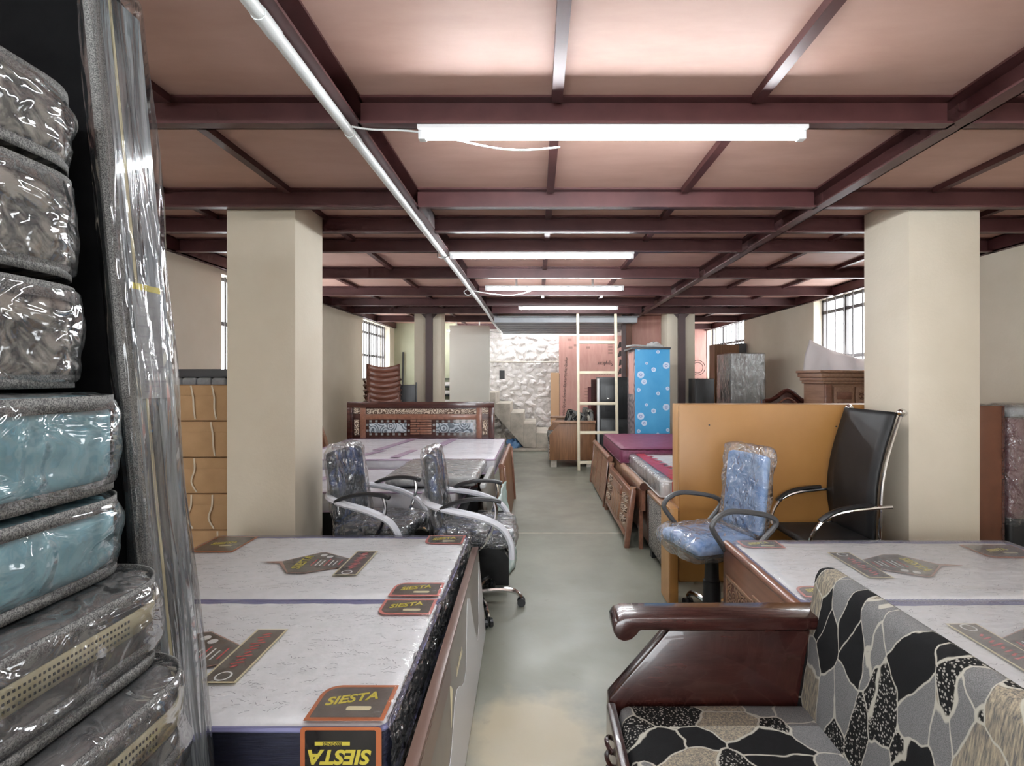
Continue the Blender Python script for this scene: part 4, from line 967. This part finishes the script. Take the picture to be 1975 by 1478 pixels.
MB().soft(-.008, .09, -.012, 1.37, .0, .152, .03, (8, 40, 8), .010, 14, 8).obj('bunched_film', 'wrapbag', t, smooth=True)
# sofa base with pebble fabric, cut by orange panel
o = thing('sofa_bed', 'sofa bed box with small pebble fabric side and beige top', 'sofa bed', (.945, 3.80, 0))
B(0, .09, .0, .57, .08, .52).obj('fabric_side', 'netfab', o, bevel=.004)
B(-.012, .10, -.004, .58, .52, .545).obj('top_rail', 'midwood', o, bevel=.004)
B(.09, .85, .20, .57, .08, .52).obj('box', 'midwood', o); B(.10, .85, .20, .57, .52, .542).obj('top_board', 'tan', o)
for (x, y) in ((.01, .02), (.01, .5), (.7, .25), (.7, .5)): B(x, x+.06, y, y+.06, 0, .08).obj('leg', 'blackp', o)
# leaning carved footboard (near)
o = thing('footboard', 'carved wooden footboard with slats, leaning nearest the orange panel', 'footboard', (.77, 4.55, 0), (0, .12, 0))
for y in (0, 1.31):
    B(0, .045, y, y+.06, 0, .525).obj('post', 'redwood', o, bevel=.006); MB().lathe([(.0, .50), (.03, .505), (.03, .535), (.0, .54)], (.02, y+.03, 0), 10).obj('finial', 'midwood', o, smooth=True)
B(.008, .036, .06, 1.31, .09, .49).obj('panel', 'midwood', o); B(-.004, .04, .06, 1.31, .455, .50).obj('top_rail', 'redwood', o, bevel=.005)
B(-.004, .04, .06, 1.31, .085, .125).obj('bottom_rail', 'redwood', o, bevel=.005)
for k in range(4): B(-.006, .01, .47+k*.125, .575+k*.125, .13, .36).obj('slat', 'midwood', o, bevel=.004)
B(-.012, .01, .46, .97, .37, .45).obj('upper_panel', 'redwood', o, bevel=.004)
for y0 in (.10, 1.02):
    for r_ in range(3):
        for k in range(3): B(-.018, .01, y0+.02+k*.075, y0+.065+k*.075, .18+r_*.095, .235+r_*.095).obj('carved_block', 'carvp', o, bevel=.004)
# far leaning footboard and rolled rail
o = thing('footboard', 'long plain wooden footboard leaning beside the purple mattress', 'footboard', (.775, 5.98, 0), (0, .10, 0))
B(0, .03, 0, 1.5, .03, .55).obj('panel', 'midwood', o); MB().tube([(.015, -.02, .565), (.015, 1.54, .565)], .034, 10).obj('top_rail', 'redwood', o, smooth=True)
for y in (0, 1.45): B(-.012, .04, y, y+.05, 0, .56).obj('post', 'redwood', o, bevel=.005)
for y in (.5, .95): B(-.006, .0, y, y+.02, .06, .52).obj('batten', 'redwood', o)
o = thing('side_rail', 'rolled wooden bed rail along the red and white mattress', 'bed rail', (.912, 4.42, .0))
MB().tube([(0, 0, .565), (-.0, 1.03, .565)], .036, 12).obj('rail', 'midwood', o, smooth=True)
MB().tube([(0, -.004, .565), (0, 0.0, .565)], .034, 12).obj('rail_end', 'darkwood', o, smooth=True)
B(-.015, .015, .0, 1.02, .36, .54).obj('rail_board', 'redwood', o)
for y in (.10, .9): B(-.015, .015, y, y+.05, 0, .36).obj('leg', 'redwood', o)
# ---------------------------------------------------------------- far middle: sofa, ladder, cabinet, wardrobe, ply
def far_sofa():
    o = thing('sofa', 'brown wooden sofa with pebble cushion standing far down the aisle', 'sofa', (.215, 8.62, 0))
    W_, L_ = .76, 1.1
    for y in (0, L_-.05):
        MB().prism([(.17, .74), (0, .54), (0, .12), (W_, .12), (W_, .74)], 'y', y, y+.05).obj('arm_panel', 'vwood', o, bevel=.004)
        MB().prism([(W_+.01, .735), (.05, .735), (.035, .75), (.05, .775), (W_+.01, .775)], 'y', y-.03, y+.08).obj('arm_rail', 'midwood', o, bevel=.006)
    B(.02, W_-.1, .05, L_-.05, .14, .40).obj('base_box', 'vwood', o); MB().soft(-.02, W_-.1, .055, L_-.055, .40, .52, .03, (4, 6, 1)).obj('seat', 'stonefar', o, smooth=True)
    B(-.012, .02, .05, L_-.05, .14, .40).obj('striped_front', 'stripe', o)
    MB().soft(W_-.13, W_-.02, .055, L_-.055, .45, .95, .04, (2, 6, 6)).obj('backrest', 'stonefar', o, smooth=True)
    for y in (.03, L_-.11):
        for x in (.02, .62): B(x, x+.1, y, y+.08, 0, .12).obj('leg', 'concrete', o)
far_sofa()
o = tag(MB().soft(-.17, .17, -.05, .05, -.19, .19, .045, (5, 2, 5)).obj('cushion', 'stonefar', smooth=True, loc=(.64, 8.95, .735), rot=(0, .30, .2)), 'small striped pebble cushion tilted on the far sofa', 'cushion')
o = thing('ladder', 'cream wooden ladder leaning up to the ceiling beam', 'ladder', (.675, 8.30, 0), (-.085, 0, 0))
for x in (0, .62): B(x-.022, x+.022, -.02, .02, 0.004, 2.55).obj('rail', 'ladder', o, bevel=.004)
for zz in (.135, .61, 1.08, 1.58, 2.08): B(0, .62, -.014, .014, zz-.025, zz+.025).obj('rung', 'ladder', o, bevel=.004)
o = thing('cabinet', 'black steel cabinet behind the cream ladder', 'cabinet', (1.07, 8.85, 0))
B(0, .5, 0, .45, 0, 1.50).obj('body', 'cabblack', o, bevel=.006)
for (z0, z1) in ((.08, .78), (.80, 1.47)):
    d = B(.02, .48, -.018, 0, z0, z1).obj('door', 'cabblack', o, bevel=.005); B(.10, .40, -.023, -.018, z0+.12, z1-.12).obj('door_panel', 'cabblack', d, bevel=.003); B(.13, .19, -.035, -.022, z1-.34, z1-.32).obj('handle', 'chrome', d, bevel=.003)
B(-.035, 0.0, .0, .03, .05, 1.48).obj('edge_strip', 'lwhite', o)
o = thing('headboard', 'maroon wooden headboard edge left of the black cabinet', 'headboard', (1.03, 9.8, 0))
B(0, .11, 0, .05, 0, 1.46).obj('board', 'darkwood', o); B(-.06, 0, .01, .05, 0, 1.32).obj('side_strip', 'maroonfab', o)
o = thing('wardrobe', 'bright blue wardrobe printed with pale flower rings', 'wardrobe', (X(1225, 7.4), 7.4, 0))
Ww = X(1292, 7.4)-X(1225, 7.4); Hh = Z(670, 7.4)
B(0, Ww, .012, .62, .06, Hh-.03).obj('body', 'floral', o, bevel=.003); B(0.0, Ww, 0, .012, .06, Hh-.03).obj('front_panel', 'blue', o)
B(-.05, Ww+.01, -.02, .64, Hh-.03, Hh).obj('top', 'grim', o, bevel=.005); B(0, Ww, .01, .60, 0, .06).obj('plinth', 'grim', o)
B(-.004, 0, .1, .5, 1.25, Hh-.06).obj('side_panel', 'pinkply', o)
fl_ = [(1350, 230, 24), (1612, 275, 24), (1458, 430, 20), (1725, 460, 46), (1553, 515, 32), (1378, 585, 48), (1423, 680, 38), (1350, 790, 26), (1745, 770, 26), (1614, 838, 26), (1456, 993, 22), (1725, 1025, 46), (1553, 1077, 33), (1378, 1148, 48), (1425, 1242, 38), (1350, 1350, 26), (1745, 1335, 24), (1610, 1392, 22)]
for (fx, fy, fr_) in fl_:
    px_, py_ = 1040+fx*.14208, 640+fy*.14208; r = fr_*.14208*.0074; c = (min(X(px_, 7.4)-X(1225, 7.4), Ww-r-.005), -.0, Z(py_, 7.4))
    c = (max(c[0], r+.005), 0, c[2])
    fo = MB().lathe([(r, -.0022), (r, -.0005)], c, 16, 'y').obj('flower_print', 'flower', o)
    MB().lathe([(r*.45, -.003), (r*.45, -.0023)], c, 12, 'y').obj('flower_ring', 'flowerd', fo); MB().lathe([(r*.22, -.0038), (r*.22, -.0031)], c, 10, 'y').obj('flower_eye', 'flower', fo)
def bag(u, v):
    a = u*2*PI; b = v*PI/2; r = 1+.25*mnoise.noise(Vector((math.cos(a)*2, math.sin(a)*2, v*3))); return (.13*r*math.cos(a)*math.cos(b), .11*r*math.sin(a)*math.cos(b), .085*math.sin(b)*r)
tag(MB().grid(bag, 20, 8).obj('plastic_bag', 'gwrap', smooth=True, loc=(X(1264, 7.6), 7.65, Hh+.002)), 'crumpled grey bag on top of the blue wardrobe', 'bag')
tag(MB().tube(cat_rom([(X(1208, 7.42), 7.42, Hh+.012), (X(1225, 7.42), 7.45, Hh+.03), (X(1250, 7.42), 7.5, Hh+.022), (X(1280, 7.42), 7.5, Hh+.015)]), .014, 6).obj('rolled_sheet', 'gwrap', smooth=True), 'thin rolled plastic sheet along the blue wardrobe top', 'sheet')
# printed ply sheets leaning on the back wall
o = thing('plywood_sheet', 'pink plywood sheet printed Spykar leaning on the stone wall', 'plywood', (X(1078, 11.8), 11.70, .055), (-.05, 0, 0))
Wp = X(1203, 11.8)-X(1078, 11.8); B(0, Wp, 0, .02, 0, 2.40).obj('sheet', 'pinkply', o)
for k in range(6): text('Spykar', .085, 'ink', o, (.10+.012*k, -.002, .62+k*.235), (PI/2, -PI/2+.10, 0), .25)
text('Spykar', .135, 'ink', o, (1.05, -.002, 1.76), (PI/2, PI, 0))
for k in range(4): B(1.12, 1.22, -.001, 0, 1.98+k*.07, 2.02+k*.07).obj('print_mark', 'inkf', o)
for k in range(5): B(.90+k*.06, .94+k*.06, -.001, 0, 1.50, 1.57).obj('print_mark', 'inkf', o)
for k in range(4): B(.58, .88, -.001, 0, 1.18-.07*k, 1.20-.07*k).obj('print_line', 'inkf', o)
for (x, zz) in ((.20, 2.28), (.22, 2.10), (.34, 2.15), (.62, 2.10)): B(x, x+.09, -.001, 0, zz, zz+.05).obj('print_mark', 'inkf', o)
for k in range(7): MB().prism([(1.34+.02*math.sin(k*2), .9+k*.2), (1.44, .94+k*.2), (1.47, 1.03+k*.2), (1.38, 1.06+k*.2)], 'y', -.0015, 0).obj('dark_stain', 'ink', o)
o = thing('plank', 'tan board leaning left of the pink plywood sheet', 'plank', (X(1062, 11.5), 11.50, .055), (-.05, 0, 0))
B(0, .19, 0, .03, 0, 1.55).obj('board', 'tan', o, bevel=.003); B(.19, .21, 0, .03, 0, 1.53).obj('edge', 'midwood', o)
o = thing('plywood_sheet', 'pink plywood sheet standing behind the blue wardrobe', 'plywood', (X(1213, 9.75), 9.75, 0))
B(0, .66, 0, .02, 0, 2.655).obj('sheet', 'pinkply', o)
o = thing('plywood_sheet', 'pink plywood sheet with round stamp beside the far right window', 'plywood', (2.75, 11.86, 0))
B(0, 1.13, 0, .02, 0, 2.66).obj('sheet', 'pinkply', o); B(0, 1.13, -.012, 0, 0, 1.92).obj('front_sheet', 'pinkply', o)
for zz in (1.72, 1.30):
    for r in (.17, .12): MB().tube([(.93+r*math.cos(a), -.0135, zz+r*math.sin(a)) for a in [2*PI*i/24 for i in range(24)]], .006, 4, True).obj('stamp', 'ink', o)
# ---------------------------------------------------------------- far right: cupboards, arched headboard, carved cabinet, sheet at window
o = thing('wardrobe', 'silver grey wardrobe wrapped in plastic near the right windows', 'wardrobe', (X(1409, 8.0), 8.0, 0))
B(0, .52, 0, .58, .05, 1.865).obj('body', 'silver', o, bevel=.004); B(0, .52, -.018, 0, .06, 1.86).obj('door', 'silver', o, bevel=.003); B(.01, .51, .01, .57, 0, .05).obj('plinth', 'grim', o)
def fw(p): return p+Vector((.010*mnoise.noise(p*7), .010*mnoise.noise(p*8+Vector((3, 0, 0))), 0))
MB().soft(-.012, .532, -.03, .59, .04, 1.878, .02, (14, 14, 40), fn=fw).obj('plastic_wrap', 'wrapbag', o, smooth=True)
o = thing('cabinet', 'plain black low cabinet left of the silver wardrobe', 'cabinet', (X(1341, 8.15), 8.15, 0))
B(0, .30, 0, .36, .04, 1.48).obj('body', 'cabblack', o, bevel=.004); B(.01, .29, -.015, 0, .06, 1.46).obj('door', 'cabblack', o, bevel=.003); B(.02, .28, .02, .34, 0, .04).obj('plinth', 'blackp', o)
o = thing('cupboard', 'brown plywood cupboard under the far right window', 'cupboard', (X(1375, 9.6), 9.5, 0))
B(0, .45, 0, .3, 0, 2.10).obj('body', 'vwood', o); B(.45, .58, 0, .3, 0, 2.12).obj('side_panel', 'grim', o)
o = thing('headboard', 'dark arched wooden headboard in front of the right wall', 'headboard', (X(1474, 6.0), 6.0, 0))
Wh = .64
def arch(t_): return 1.20+.165*math.exp(-((t_-.43)/.22)**2)+.02*math.cos(t_*PI*2)
pf = [(0, 0)]+[(Wh*i/24, arch(i/24)) for i in range(25)]+[(Wh, 0)]
MB().prism(pf, 'y', 0, .04).obj('panel', 'darkwood', o, bevel=.003)
MB().tube([(p[0], .0, p[1]) for p in pf[1:-1]], .026, 8).obj('crest_moulding', 'darkwood', o, smooth=True)
MB().tube([(Wh*(.12+.76*i/20), -.006, arch(.12+.76*i/20)-.09) for i in range(21)], .012, 6).obj('inner_moulding', 'redwood', o, smooth=True)
for x in (-.03, Wh-.03): B(x, x+.07, -.02, .06, 0, 1.24).obj('post', 'darkwood', o, bevel=.006)
o = thing('cabinet', 'carved brown wooden cabinet with heavy cornice under the right window', 'cabinet', (X(1590, 5.45), 5.45, 0))
Wc = .62
B(0, Wc, 0, .42, 0, 1.43).obj('body', 'midwood', o)
for k, (z0, z1, e) in enumerate(((1.43, 1.46, .03), (1.46, 1.50, .05), (1.50, 1.545, .075), (1.545, 1.575, .095))): B(-e, Wc+e, -e, .42, z0, z1).obj('cornice', 'midwood', o, bevel=.008)
for x in (.0, Wc-.07): B(x, x+.07, -.02, 0, .05, 1.43).obj('pilaster', 'redwood', o, bevel=.006)
for (x0, x1) in ((.09, .30), (.32, .53)):
    d = B(x0, x1, -.02, 0, .1, 1.40).obj('door', 'midwood', o, bevel=.004)
    for (z0, z1) in ((1.27, 1.35), (1.15, 1.24), (.9, 1.12)): B(x0+.03, x1-.03, -.028, -.02, z0, z1).obj('door_panel', 'carvr' if z0 > 1.2 and x0 > .2 else 'redwood', d, bevel=.003)
def sheetf(u, v):
    y = 7.25-1.9*u; top = 2.03-.34*math.sin(min(1, u*1.15)*PI/2)**1.0+.30*max(0, u-.75)
    z = top-(top-1.0-.25*u)*v
    return (3.80-.05*math.sin(v*PI)+.03*mnoise.noise(Vector((y*5, v*4, 1)))+.02*math.sin((y*9+v*6)), y, z)
tag(MB().grid(sheetf, 36, 20).obj('window_sheet', 'whitecloth', smooth=True, solid=.004), 'white cloth sheet knotted across the lower right window', 'cloth')
o = thing('wall_switch', 'small white switch plate on the right wall', 'switch', (XR-.012, X(1552, 1)*0+7.5, 1.66))
B(0, .011, -.04, .04, -.06, .06).obj('plate', 'batten', o, bevel=.002); B(-.006, 0, -.015, .015, -.04, -.005).obj('rocker', 'blackp', o)
# things under the stairs
def lump(sx_, sy_, sz_, seed):
    def f(u, v):
        a = u*2*PI; b = v*PI/2; r = 1+.35*mnoise.noise(Vector((math.cos(a)*2+seed, math.sin(a)*2, v*3))); return (sx_*r*math.cos(a)*math.cos(b), sy_*r*math.sin(a)*math.cos(b), sz_*math.sin(b)*r)
    return MB().grid(f, 24, 9)
tag(lump(.17, .2, .16, 3).obj('tarpaulin', 'bluecloth', smooth=True, loc=(X(990, 10.75), 10.78, .048)), 'crumpled blue tarpaulin under the concrete stairs', 'tarpaulin')
for i, (x, z0, s) in enumerate(((962, .05, .10), (982, .05, .075), (971, .155, .075), (962, .19, .07))):
    tag(lump(s, s, s*1.2, i+5).obj('rubble_stone', 'concrete', smooth=True, loc=(X(x, 11.0), 11.15, z0)), 'grey rubble stone %s' % ['at the left under the stairs', 'beside the blue tarpaulin under the stairs', 'in the middle of the pile under the stairs', 'on top of the pile under the stairs'][i], 'stone', 'rubble under the stairs')
